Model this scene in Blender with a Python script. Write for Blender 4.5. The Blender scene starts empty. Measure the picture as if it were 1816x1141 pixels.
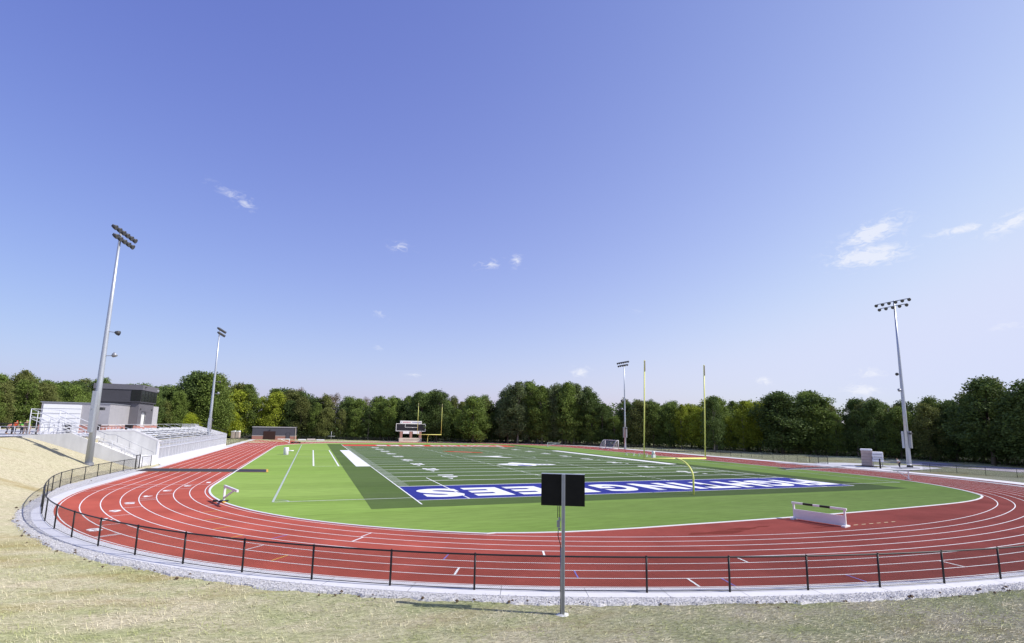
import bpy, bmesh, math, random
import numpy as np
from mathutils import Vector, Matrix
random.seed(7); rng = np.random.default_rng(7)
scene = bpy.context.scene
COL = scene.collection
# ---------------------------------------------------------------- camera
CAM = Vector((-32.24, -94.766, 5.713))
_R = Vector((0.931140, -0.364146, 0.019406)); _U = Vector((-0.071518, -0.130175, 0.988908)); _F = Vector((0.357581, 0.922200, 0.147254))
cam = bpy.data.cameras.new("camera"); cam_ob = bpy.data.objects.new("camera", cam); COL.objects.link(cam_ob)
mw = Matrix.Identity(4)
for i, v in enumerate((_R, _U, -_F)):
    for j in range(3): mw[j][i] = v[j]
mw.translation = CAM
cam_ob.matrix_world = mw
cam.sensor_width = 36; cam.lens = 17.758; cam.shift_y = 0.02966; cam.clip_end = 6000
scene.camera = cam_ob
# ---------------------------------------------------------------- world
SUN_AZ = math.radians(118.5); SUN_EL = math.radians(42)
world = bpy.data.worlds.new("World"); scene.world = world; world.use_nodes = True
nt = world.node_tree; nt.nodes.clear()
W_out = nt.nodes.new("ShaderNodeOutputWorld"); W_bg = nt.nodes.new("ShaderNodeBackground")
sky = nt.nodes.new("ShaderNodeTexSky"); sky.sky_type = 'NISHITA'; sky.sun_disc = False
sky.sun_elevation = SUN_EL; sky.sun_rotation = SUN_AZ; sky.altitude = 200; sky.air_density = 1.5; sky.dust_density = 1.5; sky.ozone_density = 3.0
W_bg.inputs[1].default_value = 0.15
def wn(t, **k):
    n = nt.nodes.new(t)
    for a, b in k.items(): setattr(n, a, b)
    return n
def wmath(op, a, b=None, clamp=False):
    n = wn("ShaderNodeMath", operation=op, use_clamp=clamp)
    for i, v in enumerate((a, b)):
        if v is None: continue
        if isinstance(v, (int, float)): n.inputs[i].default_value = v
        else: nt.links.new(v, n.inputs[i])
    return n.outputs[0]
tc = wn("ShaderNodeTexCoord"); DIR = DIR0 = tc.outputs['Generated']
# wisps of cloud: each an anisotropic patch of fractal noise around a direction of the sky
CLOUDS = [((.803,.5066,.314),.050,.020,1.15,.35),((.8075,.520,.2822),.056,.019,1.25,0),((.8578,.4193,.2973),.034,.009,1.0,0),((.883,.3669,.2945),.040,.013,1.0,.3),
 ((-.1538,.9141,.3751),.038,.010,.60,-.35),((-.1328,.9207,.3669),.020,.013,.72,-.6),((.131,.9335,.3337),.024,.010,.80,0),((.2969,.9026,.3118),.030,.011,.75,.2),
 ((.3474,.8813,.3204),.013,.016,.85,0),((.4824,.8691,.1095),.019,.012,1.05,0),((.7384,.6683,.0903),.015,.009,1.0,0),((.8277,.5571,.070),.030,.012,1.0,0),
 ((.833,.5447,.0973),.026,.010,.85,0),((.1031,.9725,.2088),.020,.009,.55,-.3),((.1723,.9803,.0965),.024,.006,.65,0),((.5656,.7939,.2233),.018,.008,.55,0),
 ((.9024,.4016,.1564),.024,.010,.6,0),((.1039,.984,.1451),.014,.007,.5,0),((.836,.485,.325),.02,.006,.5,0)]
mask = None
for c, w, h, amp, rot in CLOUDS:
    c = Vector(c).normalized(); e1 = Vector((c.y, -c.x, 0)).normalized(); e2 = e1.cross(c).normalized()
    if e2.z < 0: e2 = -e2
    a1 = e1*math.cos(rot) + e2*math.sin(rot); a2 = -e1*math.sin(rot) + e2*math.cos(rot)
    def dotv(v):
        n = wn("ShaderNodeVectorMath", operation='DOT_PRODUCT'); nt.links.new(DIR, n.inputs[0]); n.inputs[1].default_value = v; return n.outputs['Value']
    x = wmath('MULTIPLY', dotv(a1), 1/w); x = wmath('SUBTRACT', x, c.dot(a1)/w); x = wmath('MULTIPLY', x, x)
    y = wmath('MULTIPLY', dotv(a2), 1/h); y = wmath('SUBTRACT', y, c.dot(a2)/h); y = wmath('MULTIPLY', y, y)
    g = wmath('EXPONENT', wmath('MULTIPLY', wmath('ADD', x, y), -1.0)); g = wmath('MULTIPLY', g, amp)
    mask = g if mask is None else wmath('MAXIMUM', mask, g)
cn = wn("ShaderNodeTexNoise"); cn.inputs['Scale'].default_value = 60; cn.inputs['Detail'].default_value = 9; cn.inputs['Roughness'].default_value = .62; cn.inputs['Distortion'].default_value = .8
mp = wn("ShaderNodeMapping"); mp.inputs['Scale'].default_value = (1, 1, 2.2); nt.links.new(DIR, mp.inputs[0]); nt.links.new(mp.outputs[0], cn.inputs['Vector'])
dens = wmath('MULTIPLY', wmath('ADD', wmath('SUBTRACT', wmath('MULTIPLY', cn.outputs[0], 3.2), 1.95), wmath('MULTIPLY', mask, .95)), wmath('MULTIPLY', mask, 1.5), clamp=True)
# white balance and contrast of the sky
sep = wn("ShaderNodeSeparateColor"); nt.links.new(sky.outputs[0], sep.inputs[0]); comb = wn("ShaderNodeCombineColor")
sdot = wn("ShaderNodeVectorMath", operation='DOT_PRODUCT'); nt.links.new(DIR0, sdot.inputs[0]); sdot.inputs[1].default_value = (math.sin(SUN_AZ), math.cos(SUN_AZ), 0)   # the air is whiter towards the sun
szd = wn("ShaderNodeSeparateXYZ"); nt.links.new(DIR0, szd.inputs[0])
for i, (gain, pw, dd, dz) in enumerate(((.965, .62, .40, -.84), (.965, .75, .30, -.60), (1.13, .40, .10, -.42))):
    v = wmath('MULTIPLY', wmath('POWER', wmath('MULTIPLY', sep.outputs[i], .15), pw), gain/(.15*1.231))
    sm = wn("ShaderNodeMath", operation='SMOOTH_MIN'); sm.inputs[1].default_value = (3.75, 4.05, 5.25)[i]; sm.inputs[2].default_value = 1.0; nt.links.new(sm.outputs[0], comb.inputs[i])
    nt.links.new(wmath('MULTIPLY', v, wmath('EXPONENT', wmath('ADD', wmath('MULTIPLY', sdot.outputs['Value'], dd), wmath('MULTIPLY', szd.outputs[2], dz)))), sm.inputs[0])
mixc = wn("ShaderNodeMix", data_type='RGBA'); nt.links.new(wmath('MULTIPLY', dens, .7), mixc.inputs[0]); nt.links.new(comb.outputs[0], mixc.inputs[6]); mixc.inputs[7].default_value = (4.9, 5.0, 5.4, 1)
nt.links.new(mixc.outputs[2], W_bg.inputs[0]); nt.links.new(W_bg.outputs[0], W_out.inputs[0])
# ---------------------------------------------------------------- sun
sd = bpy.data.lights.new("sun", 'SUN'); sd.energy = 4.2; sd.angle = math.radians(.53); sd.color = (1, .955, .89)
so = bpy.data.objects.new("sun", sd); COL.objects.link(so)
sdir = Vector((math.sin(SUN_AZ)*math.cos(SUN_EL), math.cos(SUN_AZ)*math.cos(SUN_EL), math.sin(SUN_EL)))
so.rotation_euler = sdir.to_track_quat('Z', 'Y').to_euler(); so.location = (60, -60, 80)
# ---------------------------------------------------------------- exposure
scene.view_settings.view_transform = 'Standard'; scene.view_settings.look = 'None'; scene.view_settings.gamma = 1; scene.view_settings.exposure = 0.30
scene.render.resolution_x = 1024; scene.render.resolution_y = 643
scene.render.engine = 'CYCLES'
scene.cycles.transparent_max_bounces = 32; scene.cycles.max_bounces = 6

# ================================================================ helpers
def M(name, base, rough=.7, bands=0, bdir=1, metal=0, var=0.0, vscale=8, bump=0, bscale=40, spec=.4, second=None, mix_scale=3, coords='Object', stretch=(1,1,1), rotz=0, translucent=0, detail=4, objvar=0, dr=0.0):
    m = bpy.data.materials.new(name); m.use_nodes = True; t = m.node_tree; N = t.nodes; L = t.links
    b = N['Principled BSDF']; b.inputs['Roughness'].default_value = rough; b.inputs['Metallic'].default_value = metal
    b.inputs['Specular IOR Level'].default_value = spec; b.inputs['Diffuse Roughness'].default_value = dr
    col = tuple(base) + (1,); b.inputs['Base Color'].default_value = col
    out = None
    if var or second or bump or objvar:
        c = N.new("ShaderNodeTexCoord"); mpn = N.new("ShaderNodeMapping"); mpn.inputs['Scale'].default_value = stretch; mpn.inputs['Rotation'].default_value = (0, 0, rotz)
        L.new(c.outputs[coords], mpn.inputs[0]); vec = mpn.outputs[0]
        rgb = N.new("ShaderNodeRGB"); rgb.outputs[0].default_value = col; cur = rgb.outputs[0]
        if second:
            n2 = N.new("ShaderNodeTexNoise"); n2.inputs['Scale'].default_value = mix_scale; n2.inputs['Detail'].default_value = 6; L.new(vec, n2.inputs['Vector'])
            r = N.new("ShaderNodeValToRGB"); r.color_ramp.elements[0].position = .40; r.color_ramp.elements[1].position = .62; L.new(n2.outputs[0], r.inputs[0])
            mx = N.new("ShaderNodeMix"); mx.data_type = 'RGBA'; L.new(r.outputs[0], mx.inputs[0]); L.new(cur, mx.inputs[6]); mx.inputs[7].default_value = tuple(second) + (1,); cur = mx.outputs[2]
        if var:
            n1 = N.new("ShaderNodeTexNoise"); n1.inputs['Scale'].default_value = vscale; n1.inputs['Detail'].default_value = detail; n1.inputs['Roughness'].default_value = .65; L.new(vec, n1.inputs['Vector'])
            mr = N.new("ShaderNodeMapRange"); mr.inputs[1].default_value = .25; mr.inputs[2].default_value = .75; mr.inputs[3].default_value = 1 - var; mr.inputs[4].default_value = 1 + var; L.new(n1.outputs[0], mr.inputs[0])
            vm = N.new("ShaderNodeVectorMath"); vm.operation = 'SCALE'; L.new(cur, vm.inputs[0]); L.new(mr.outputs[0], vm.inputs['Scale']); cur = vm.outputs[0]
        if bands:
            sp = N.new("ShaderNodeSeparateXYZ"); L.new(c.outputs['Object'], sp.inputs[0])
            def mm(op, a, b2=None):
                n = N.new("ShaderNodeMath"); n.operation = op
                for i, v in enumerate((a, b2)):
                    if v is None: continue
                    if isinstance(v, (int, float)): n.inputs[i].default_value = v
                    else: L.new(v, n.inputs[i])
                return n.outputs[0]
            t_ = mm('DIVIDE', sp.outputs[bdir], 4.572); fl = mm('FLOOR', t_); wn_ = N.new("ShaderNodeTexWhiteNoise"); wn_.noise_dimensions = '1D'; L.new(fl, wn_.inputs['W'])
            par = mm('MULTIPLY', mm('SUBTRACT', mm('MODULO', mm('ADD', fl, 100.0), 2.0), .5), bands); jit = mm('MULTIPLY', mm('SUBTRACT', wn_.outputs[0], .5), bands)
            edge = mm('LESS_THAN', mm('ABSOLUTE', mm('SUBTRACT', mm('FRACT', t_), .5)), .494); k = mm('ADD', mm('ADD', par, jit), mm('ADD', mm('MULTIPLY', edge, .10), .90))
            vm = N.new("ShaderNodeVectorMath"); vm.operation = 'SCALE'; L.new(cur, vm.inputs[0]); L.new(k, vm.inputs['Scale']); cur = vm.outputs[0]
        if objvar:
            oi = N.new("ShaderNodeObjectInfo"); mr = N.new("ShaderNodeMapRange"); mr.inputs[3].default_value = 1 - objvar; mr.inputs[4].default_value = 1 + objvar; L.new(oi.outputs['Random'], mr.inputs[0])
            vm = N.new("ShaderNodeVectorMath"); vm.operation = 'SCALE'; L.new(cur, vm.inputs[0]); L.new(mr.outputs[0], vm.inputs['Scale']); cur = vm.outputs[0]
        L.new(cur, b.inputs['Base Color'])
        if bump:
            nb = N.new("ShaderNodeTexNoise"); nb.inputs['Scale'].default_value = bscale; nb.inputs['Detail'].default_value = 5; L.new(vec, nb.inputs['Vector'])
            bp = N.new("ShaderNodeBump"); bp.inputs['Strength'].default_value = bump; bp.inputs['Distance'].default_value = .02; L.new(nb.outputs[0], bp.inputs['Height']); L.new(bp.outputs[0], b.inputs['Normal'])
        if translucent:
            tr = N.new("ShaderNodeBsdfTranslucent"); L.new(cur, tr.inputs[0]); ms = N.new("ShaderNodeMixShader"); ms.inputs[0].default_value = translucent
            L.new(b.outputs[0], ms.inputs[1]); L.new(tr.outputs[0], ms.inputs[2]); L.new(ms.outputs[0], N['Material Output'].inputs[0])
    return m

def mesh_mat(name, base, pitch=.07, wire=.11, rough=.5):
    """chain link: diamond wires with holes between, laid out in UV metres"""
    m = bpy.data.materials.new(name); m.use_nodes = True; t = m.node_tree; N = t.nodes; L = t.links
    b = N['Principled BSDF']; b.inputs['Base Color'].default_value = tuple(base)+(1,); b.inputs['Roughness'].default_value = rough
    uv = N.new("ShaderNodeUVMap"); sp = N.new("ShaderNodeSeparateXYZ"); L.new(uv.outputs[0], sp.inputs[0])
    def mt(op, a, b2):
        n = N.new("ShaderNodeMath"); n.operation = op
        for i, v in enumerate((a, b2)):
            if isinstance(v, (int, float)): n.inputs[i].default_value = v
            elif v is not None: L.new(v, n.inputs[i])
        return n.outputs[0]
    res = []
    for op in ('ADD', 'SUBTRACT'):
        f = mt('FRACT', mt('DIVIDE', mt(op, sp.outputs[0], sp.outputs[1]), pitch), None); res.append(mt('LESS_THAN', f, wire))
    a = mt('MAXIMUM', res[0], res[1])
    tr = N.new("ShaderNodeBsdfTransparent"); ms = N.new("ShaderNodeMixShader"); L.new(a, ms.inputs[0]); L.new(tr.outputs[0], ms.inputs[1]); L.new(b.outputs[0], ms.inputs[2]); L.new(ms.outputs[0], N['Material Output'].inputs[0])
    return m

class MB:
    def __init__(s): s.v = []; s.f = []
    def add(s, vs, fs):
        n = len(s.v); s.v += [tuple(a) for a in vs]; s.f += [tuple(i+n for i in f) for f in fs]; return s
    def box(s, x0, x1, y0, y1, z0, z1):
        v = [(x0,y0,z0),(x1,y0,z0),(x1,y1,z0),(x0,y1,z0),(x0,y0,z1),(x1,y0,z1),(x1,y1,z1),(x0,y1,z1)]
        return s.add(v, [(0,3,2,1),(4,5,6,7),(0,1,5,4),(1,2,6,5),(2,3,7,6),(3,0,4,7)])
    def obox(s, c, ax, ay, az):
        c, ax, ay, az = map(Vector, (c, ax, ay, az)); v = []
        for sz in (-1, 1):
            for sx, sy in ((-1,-1),(1,-1),(1,1),(-1,1)): v.append(c + ax*sx + ay*sy + az*sz)
        return s.add(v, [(0,3,2,1),(4,5,6,7),(0,1,5,4),(1,2,6,5),(2,3,7,6),(3,0,4,7)])
    def beam(s, a, b, w, h=None, up=(0,0,1)):
        a, b = Vector(a), Vector(b); d = b-a; h = h or w; z = d.normalized(); u = Vector(up)
        if abs(z.dot(u)) > .98: u = Vector((0,1,0))
        x = z.cross(u).normalized(); y = x.cross(z).normalized()
        return s.obox((a+b)/2, x*w/2, y*h/2, d/2)
    def tube(s, pts, rad, n=8, cap=True):
        pts = [Vector(p) for p in pts]; rs = rad if isinstance(rad, (list, tuple)) else [rad]*len(pts)
        base = len(s.v); vs = []; fs = []; px = None
        for i, p in enumerate(pts):
            d = (pts[min(i+1, len(pts)-1)] - pts[max(i-1, 0)]).normalized()
            if px is None:
                u = Vector((0,0,1)) if abs(d.z) < .9 else Vector((1,0,0)); px = d.cross(u).normalized()
            px = (px - d*px.dot(d)).normalized(); py = d.cross(px)
            for k in range(n):
                a = 2*math.pi*k/n; vs.append(p + (px*math.cos(a) + py*math.sin(a))*rs[i])
        for i in range(len(pts)-1):
            for k in range(n):
                a, b = i*n+k, i*n+(k+1) % n; fs.append((a, b, b+n, a+n))
        if cap: fs.append(tuple(range(n))[::-1]); fs.append(tuple(range((len(pts)-1)*n, len(pts)*n)))
        return s.add(vs, fs)
    def poly(s, pts, z=0): return s.add([(p[0], p[1], p[2] if len(p) > 2 else z) for p in pts], [tuple(range(len(pts)))])
    def strip(s, A, B, closed=False):
        n = len(A); vs = list(A)+list(B); k = n if closed else n-1
        return s.add(vs, [(i, (i+1) % n, n+(i+1) % n, n+i) for i in range(k)])
    def mesh(s, name, mat, smooth=False):
        me = bpy.data.meshes.new(name); me.from_pydata(s.v, [], s.f); me.materials.append(mat)
        if smooth: me.polygons.foreach_set('use_smooth', [True]*len(me.polygons))
        me.update(); return me
    def build(s, name, mat, parent=None, smooth=False, bevel=0, label=None):
        o = bpy.data.objects.new(name, s.mesh(name, mat, smooth)); COL.objects.link(o)
        if parent: o.parent = parent
        if bevel:
            b = o.modifiers.new('bevel', 'BEVEL'); b.width = bevel; b.segments = 2; b.limit_method = 'ANGLE'
        if label: o['label'] = label
        return o
def tag(o, label, cat, group=None, kind=None):
    if label: o['label'] = label
    if cat: o['category'] = cat
    if group: o['group'] = group
    if kind: o['kind'] = kind
    return o
def thing(name, loc, label, cat, group=None, rz=0):
    o = bpy.data.objects.new(name, None); o.empty_display_size = .3; COL.objects.link(o); o.location = loc; o.rotation_euler.z = rz
    return tag(o, label, cat, group)
def struct(o): o['kind'] = 'structure'; return o
def copy_tree(o, parent=None):
    c = o.copy(); COL.objects.link(c)
    if parent is not None: c.parent = parent
    for ch in list(o.children): copy_tree(ch, c)
    return c
def grid_mesh(xs, ys, zf, name, mat):
    X, Y = np.meshgrid(xs, ys); Z = zf(X, Y); nx, ny = len(xs), len(ys)
    co = np.stack([X, Y, Z], -1).reshape(-1, 3); i = np.arange(nx*ny).reshape(ny, nx)
    f = np.stack([i[:-1,:-1], i[:-1,1:], i[1:,1:], i[1:,:-1]], -1).reshape(-1, 4)
    return np_mesh(co, f, name, mat, True)
def np_mesh(co, f, name, mat, smooth=False):
    me = bpy.data.meshes.new(name); nf, k = f.shape
    me.vertices.add(len(co)); me.vertices.foreach_set('co', co.astype(np.float32).ravel())
    me.loops.add(nf*k); me.loops.foreach_set('vertex_index', f.astype(np.int32).ravel())
    me.polygons.add(nf); me.polygons.foreach_set('loop_start', np.arange(0, nf*k, k, dtype=np.int32)); 
    me.polygons.foreach_set('use_smooth', np.full(nf, smooth))
    me.materials.append(mat); me.update(calc_edges=True); me.validate(); return me
def link(name, me, parent=None):
    o = bpy.data.objects.new(name, me); COL.objects.link(o)
    if parent: o.parent = parent
    return o

# ================================================================ track curve
HW, R1, R2, YC, YC2 = 40.25, 30.0, 59.0, 40.88, 13.75
TH = math.atan2(27.13, 10.25)      # where the corner arc meets the flatter end arc
def loop_points(step=1.2):
    """anticlockwise loop of (x, y, nx, ny, key) starting at the far end of the left straight"""
    P = []
    def arc(cx, cy, r, a0, a1):
        n = max(3, int(abs(a1-a0)*r/step))
        for i in range(n):
            a = a0 + (a1-a0)*i/n; P.append((cx+r*math.cos(a), cy+r*math.sin(a), math.cos(a), math.sin(a)))
    def line(x0, y0, x1, y1, nx, ny):
        n = int(math.hypot(x1-x0, y1-y0)/3)
        for i in range(n): t = i/n; P.append((x0+(x1-x0)*t, y0+(y1-y0)*t, nx, ny))
    pi = math.pi; a = HW-R1
    line(-HW, YC, -HW, -YC, -1, 0)
    arc(-a, -YC, R1, pi, pi+TH); arc(0, -YC2, R2, pi+TH, 2*pi-TH); arc(a, -YC, R1, 2*pi-TH, 2*pi)
    line(HW, -YC, HW, YC, 1, 0)
    arc(a, YC, R1, 0, TH); arc(0, YC2, R2, TH, pi-TH); arc(-a, YC, R1, pi-TH, pi)
    return P
LP = loop_points()
def off(p, o, z=0): return (p[0]+p[2]*o, p[1]+p[3]*o, z)
def sdist(X, Y):
    """distance outward of the inner kerb"""
    x = np.abs(X); y = np.abs(Y); a = HW-R1
    ang = np.arctan2(x, y-YC2); at = math.atan2(a, YC-YC2)
    s = np.where(y < YC, x-HW, np.where((ang < at) & (y > YC2), np.hypot(x, y-YC2)-R2, np.hypot(x-a, y-YC)-R1))
    return s
def sstep(t): t = np.clip(t, 0, 1); return t*t*(3-2*t)
def ter(X, Y):
    X = np.asarray(X, float); Y = np.asarray(Y, float); s = sdist(X, Y)
    lin = np.clip(.335*(s-11.9), 0, 3.5)
    quad = np.minimum(.0115*np.clip(s-11.4, 0, None)**2, 4.6 + 0*s)
    w = sstep((-Y-46)/14.0)
    z = lin*(1-w) + quad*w
    # only the left and near sides are banked
    leftm = sstep((-30-X)/14.0 + 0) ; near = sstep((-Y-60)/8.0)
    m = np.maximum(np.where(X < -20, leftm, 0)*sstep((52-Y)/6.0), near*sstep((60-X)/40))
    z = z*m
    z += np.where((X < -52) & (Y >= 45), 3.2*sstep((-58-X)/12)*sstep((Y-44)/1)*(1-sstep((Y-80)/25)), 0)*(1-m)
    # cut under the stair and the grandstand
    z = np.where((Y > -20.02) & (Y < 45.5) & (X > -59.5), 0, z)
    z = np.where((Y > -17.5) & (Y < 45.5) & (X < -57.4), 3.5, z)
    # wooded hill far to the left and behind
    z += 9*sstep((-X-95)/110) + 8*sstep((Y-150)/150)*sstep((60-X)/120)
    wob = .05*np.sin(X*.7+Y*.31)+.06*np.sin(Y*.53-X*.21)+.03*np.sin(X*1.9+1)*np.sin(Y*1.7)
    z += wob*np.clip((s-12.5)/4, 0, 1)
    return np.where(s < 10.3, -.08, z - .01)
def tz(x, y): return float(ter(np.array([x]), np.array([y]))[0])

# ================================================================ materials
YAW = math.radians(21.2)
m_track = M('red_track', (.365,.084,.062), .95, spec=.08, dr=1.0, var=.16, vscale=.5, bump=.4, bscale=120, second=(.305,.068,.050), mix_scale=.22, detail=8)
m_turf = M('light_turf', (.195,.298,.066), .95, dr=1.0, bands=.07, var=.20, vscale=1.3, bump=.6, bscale=90, stretch=(.35,2.2,1), rotz=YAW, second=(.22,.32,.08), mix_scale=.05, spec=.05)
m_dturf = M('dark_turf', (.078,.122,.032), .85, bands=.08, var=.16, vscale=1.2, bump=.5, bscale=90, stretch=(.4,2,1), second=(.090,.135,.040), mix_scale=.08, spec=.1, dr=1.0)
m_line = M('white_line', (.80,.80,.78), .7, var=.06, vscale=3)
m_fline = M('field_line_white', (.80,.83,.78), .8, var=.12, vscale=3)
m_yline = M('yellow_line', (.75,.42,.06), .7); m_bline = M('blue_line', (.20,.19,.55), .7); m_greyline = M('grey_soccer_line', (.42,.48,.42), .8)
m_blue = M('blue_turf', (.020,.026,.205), .85, var=.14, vscale=2, second=(.026,.033,.24), mix_scale=.3, spec=.2); m_redturf = M('red_turf', (.62,.035,.02), .85, var=.1, vscale=2)
m_conc = M('pale_concrete', (.66,.65,.66), .85, var=.08, vscale=1.5, bump=.15, bscale=30)
m_conc2 = M('wall_concrete', (.62,.62,.61), .85, var=.16, vscale=.8, bump=.2, bscale=20, stretch=(1,1,.25))
m_grav = M('gravel', (.50,.49,.49), .95, var=.6, vscale=14, bump=1, bscale=14, detail=8)
m_stone = M('stone', (.54,.53,.53), .9, var=.6, vscale=9, objvar=0)
m_soil = M('soil', (.10,.065,.04), .95, var=.4, vscale=5, bump=1, bscale=10)
m_road = M('grey_path', (.36,.33,.36), .9, var=.1, vscale=.5)
m_black = M('black_coated_steel', (.012,.012,.013), .5); m_mesh = mesh_mat('black_chain_link', (.014,.014,.015), .07, .125)
m_gmesh = mesh_mat('grey_mesh', (.45,.45,.5), .05, .30)
m_galv = M('galvanised_steel', (.52,.55,.60), .42, metal=.55, var=.06, vscale=4); m_galvd = M('dull_galvanised_steel', (.33,.34,.37), .5, metal=.5, var=.1, vscale=6)
m_alu = M('aluminium', (.63,.64,.68), .5, metal=.15, var=.10, vscale=2); m_white = M('white_paint', (.80,.80,.80), .45, var=.04, vscale=4)
m_dark = M('dark_fixture', (.06,.06,.065), .5); m_glass = M('lamp_glass', (.10,.10,.11), .25)
m_yel = M('yellow_paint', (.80,.80,.22), .4, var=.04, vscale=3); m_sign = M('black_panel', (.007,.007,.007), .6, spec=.2, var=.3, vscale=3)
m_cable = M('black_cable', (.015,.015,.015), .5); m_mat = M('dark_rubber_mat', (.035,.033,.045), .8, var=.25, vscale=1.5)
m_tan = M('tan_plastic', (.52,.42,.36), .6, var=.1, vscale=2); m_brown = M('brown_door', (.045,.018,.013), .6, var=.1, vscale=2)

# ground: fairly dry mown grass with straw, one sheet out to the horizon
def ground_mat():
    m = bpy.data.materials.new('straw_grass_ground'); m.use_nodes = True; t = m.node_tree; N = t.nodes; L = t.links; b = N['Principled BSDF']; b.inputs['Roughness'].default_value = .95; b.inputs['Specular IOR Level'].default_value = .05; b.inputs['Diffuse Roughness'].default_value = 1.0
    c = N.new("ShaderNodeTexCoord")
    def mapp(sc, rz=YAW):
        q = N.new("ShaderNodeMapping"); q.inputs['Rotation'].default_value = (0,0,rz); q.inputs['Scale'].default_value = sc
        L.new(c.outputs['Object'], q.inputs[0]); return q.outputs[0]
    def noise(sc, vec, det=5, ro=.6, dist=0):
        n = N.new("ShaderNodeTexNoise"); n.inputs['Scale'].default_value = sc; n.inputs['Detail'].default_value = det; n.inputs['Roughness'].default_value = ro; n.inputs['Distortion'].default_value = dist; L.new(vec, n.inputs['Vector']); return n.outputs[0]
    def ramp(v, a, b2):
        r = N.new("ShaderNodeMapRange"); r.inputs[1].default_value = a; r.inputs[2].default_value = b2; L.new(v, r.inputs[0]); return r.outputs[0]
    def mix(f, a, b2):
        x = N.new("ShaderNodeMix"); x.data_type = 'RGBA'; L.new(f, x.inputs[0])
        for i, v in ((6, a), (7, b2)):
            if isinstance(v, tuple): x.inputs[i].default_value = v + (1,)
            else: L.new(v, x.inputs[i])
        return x.outputs[2]
    fine = noise(4.2, mapp((1, 3.6, 1)), 10, .82, .6); streak = noise(1.0, mapp((.5, 3.2, 1)), 6, .6); patch = noise(.16, mapp((.7, 1.5, 1)), 5, .6); patch2 = noise(.42, mapp((.8,1.7,1)), 4)
    straw = mix(ramp(fine, .38, .62), (.21,.18,.11), (.67,.615,.455))
    green = mix(ramp(fine, .38, .62), (.10,.135,.045), (.47,.50,.25))
    sx = N.new("ShaderNodeSeparateXYZ"); L.new(c.outputs['Object'], sx.inputs[0])
    # the seeded bank on the left is drier; beyond the track the grass is green
    def mth(op, a, b2, cl=False):
        n = N.new("ShaderNodeMath"); n.operation = op; n.use_clamp = cl
        for i, v in enumerate((a, b2)):
            if isinstance(v, (int, float)): n.inputs[i].default_value = v
            else: L.new(v, n.inputs[i])
        return n.outputs[0]
    dry = ramp(sx.outputs[0], -38, -52)
    g = ramp(mth('ADD', mth('MULTIPLY', patch, .55), mth('MULTIPLY', patch2, .45)), .41, .58)
    g = mth('MULTIPLY', g, mth('SUBTRACT', 1.0, mth('MULTIPLY', dry, .80)))
    g = mth('MULTIPLY', g, .75)
    g2 = ramp(sx.outputs[0], 50, 62); g = mth('MAXIMUM', g, mth('MULTIPLY', g2, .55)); g3 = ramp(sx.outputs[1], 40, 80); g = mth('MAXIMUM', g, mth('MULTIPLY', g3, .7))
    col = mix(g, straw, green)
    br = ramp(noise(.11, mapp((.6,1.6,1)), 5, .6), .55, .64); col = mix(mth('MULTIPLY', br, .55), col, (.26,.19,.055))
    col = mix(mth('MULTIPLY', ramp(streak, .60, .72), .35), col, (.60,.54,.40))
    # leaf litter under the wood
    woods = mth('MAXIMUM', ramp(sx.outputs[0], 99, 108), ramp(sx.outputs[1], 112, 120)); woods = mth('MAXIMUM', woods, ramp(sx.outputs[0], -88, -96)); col = mix(woods, col, (.045,.05,.022))
    L.new(col, b.inputs['Base Color'])
    bp = N.new("ShaderNodeBump"); bp.inputs['Strength'].default_value = .9; bp.inputs['Distance'].default_value = .05; L.new(fine, bp.inputs['Height']); L.new(bp.outputs[0], b.inputs['Normal'])
    return m
m_ground = ground_mat()
def axis(lo, hi, step, extra=()):
    a = list(np.arange(lo, hi+.01, step)); far = [60, 120, 250, 500, 1000, 2200]
    return np.array(sorted(set([round(lo-f, 3) for f in far] + [round(v, 3) for v in a] + [round(hi+f, 3) for f in far] + list(extra))))
xs = axis(-130, 120, 1.0, (-59.55,-59.45,-57.45,-57.35,-50.5,-50.4)); ys = axis(-125, 150, 1.0, (-20.04,-19.98,-17.55,-17.45,45.45,45.55))
struct(link('ground', grid_mesh(xs, ys, ter, 'ground', m_ground)))

# ================================================================ track and field
def outer_off(p, base=8.95, right=11.8):
    if p[0] > 0:
        w = float(sstep(np.array((p[1]+66)/12.)))*float(sstep(np.array((66-p[1])/16.))) if abs(p[1]) < 66 else 0
        return base + (right-base)*w
    return base
track = struct(MB().build('running_track', m_track) if False else bpy.data.objects.new('running_track', None))
outer = [off(p, outer_off(p)) for p in LP]
# add the sprint chute to the left straight and the apron in the far left corner
iL = 0
pts = [(x, y) for x, y, z in outer]
last = len(pts)
chute = [(-37.0, 84.0), (-37.2, 90.2), (-49.4, 94.5), (-49.4, 42)]
cut = next(i for i, p in enumerate(LP) if p[1] > 0 and p[0] < -30 and i > 50)
poly = pts[:cut] + chute
bpy.data.objects.remove(track)
bm = bmesh.new(); vs = [bm.verts.new((x, y, 0)) for x, y in poly]; bm.faces.new(vs); bmesh.ops.triangulate(bm, faces=bm.faces[:]); me = bpy.data.meshes.new('running_track'); bm.to_mesh(me); bm.free(); me.materials.append(m_track)
track = struct(link('running_track', me))
def flatpoly(name, pts, z, mat, parent=None):
    bm = bmesh.new(); vs = [bm.verts.new((p[0], p[1], z)) for p in pts]; f = bm.faces.new(vs); f.normal_update()
    if f.normal.z < 0: f.normal_flip()
    bmesh.ops.triangulate(bm, faces=bm.faces[:]); me = bpy.data.meshes.new(name); bm.to_mesh(me); bm.free(); me.materials.append(mat); return link(name, me, parent)
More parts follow.
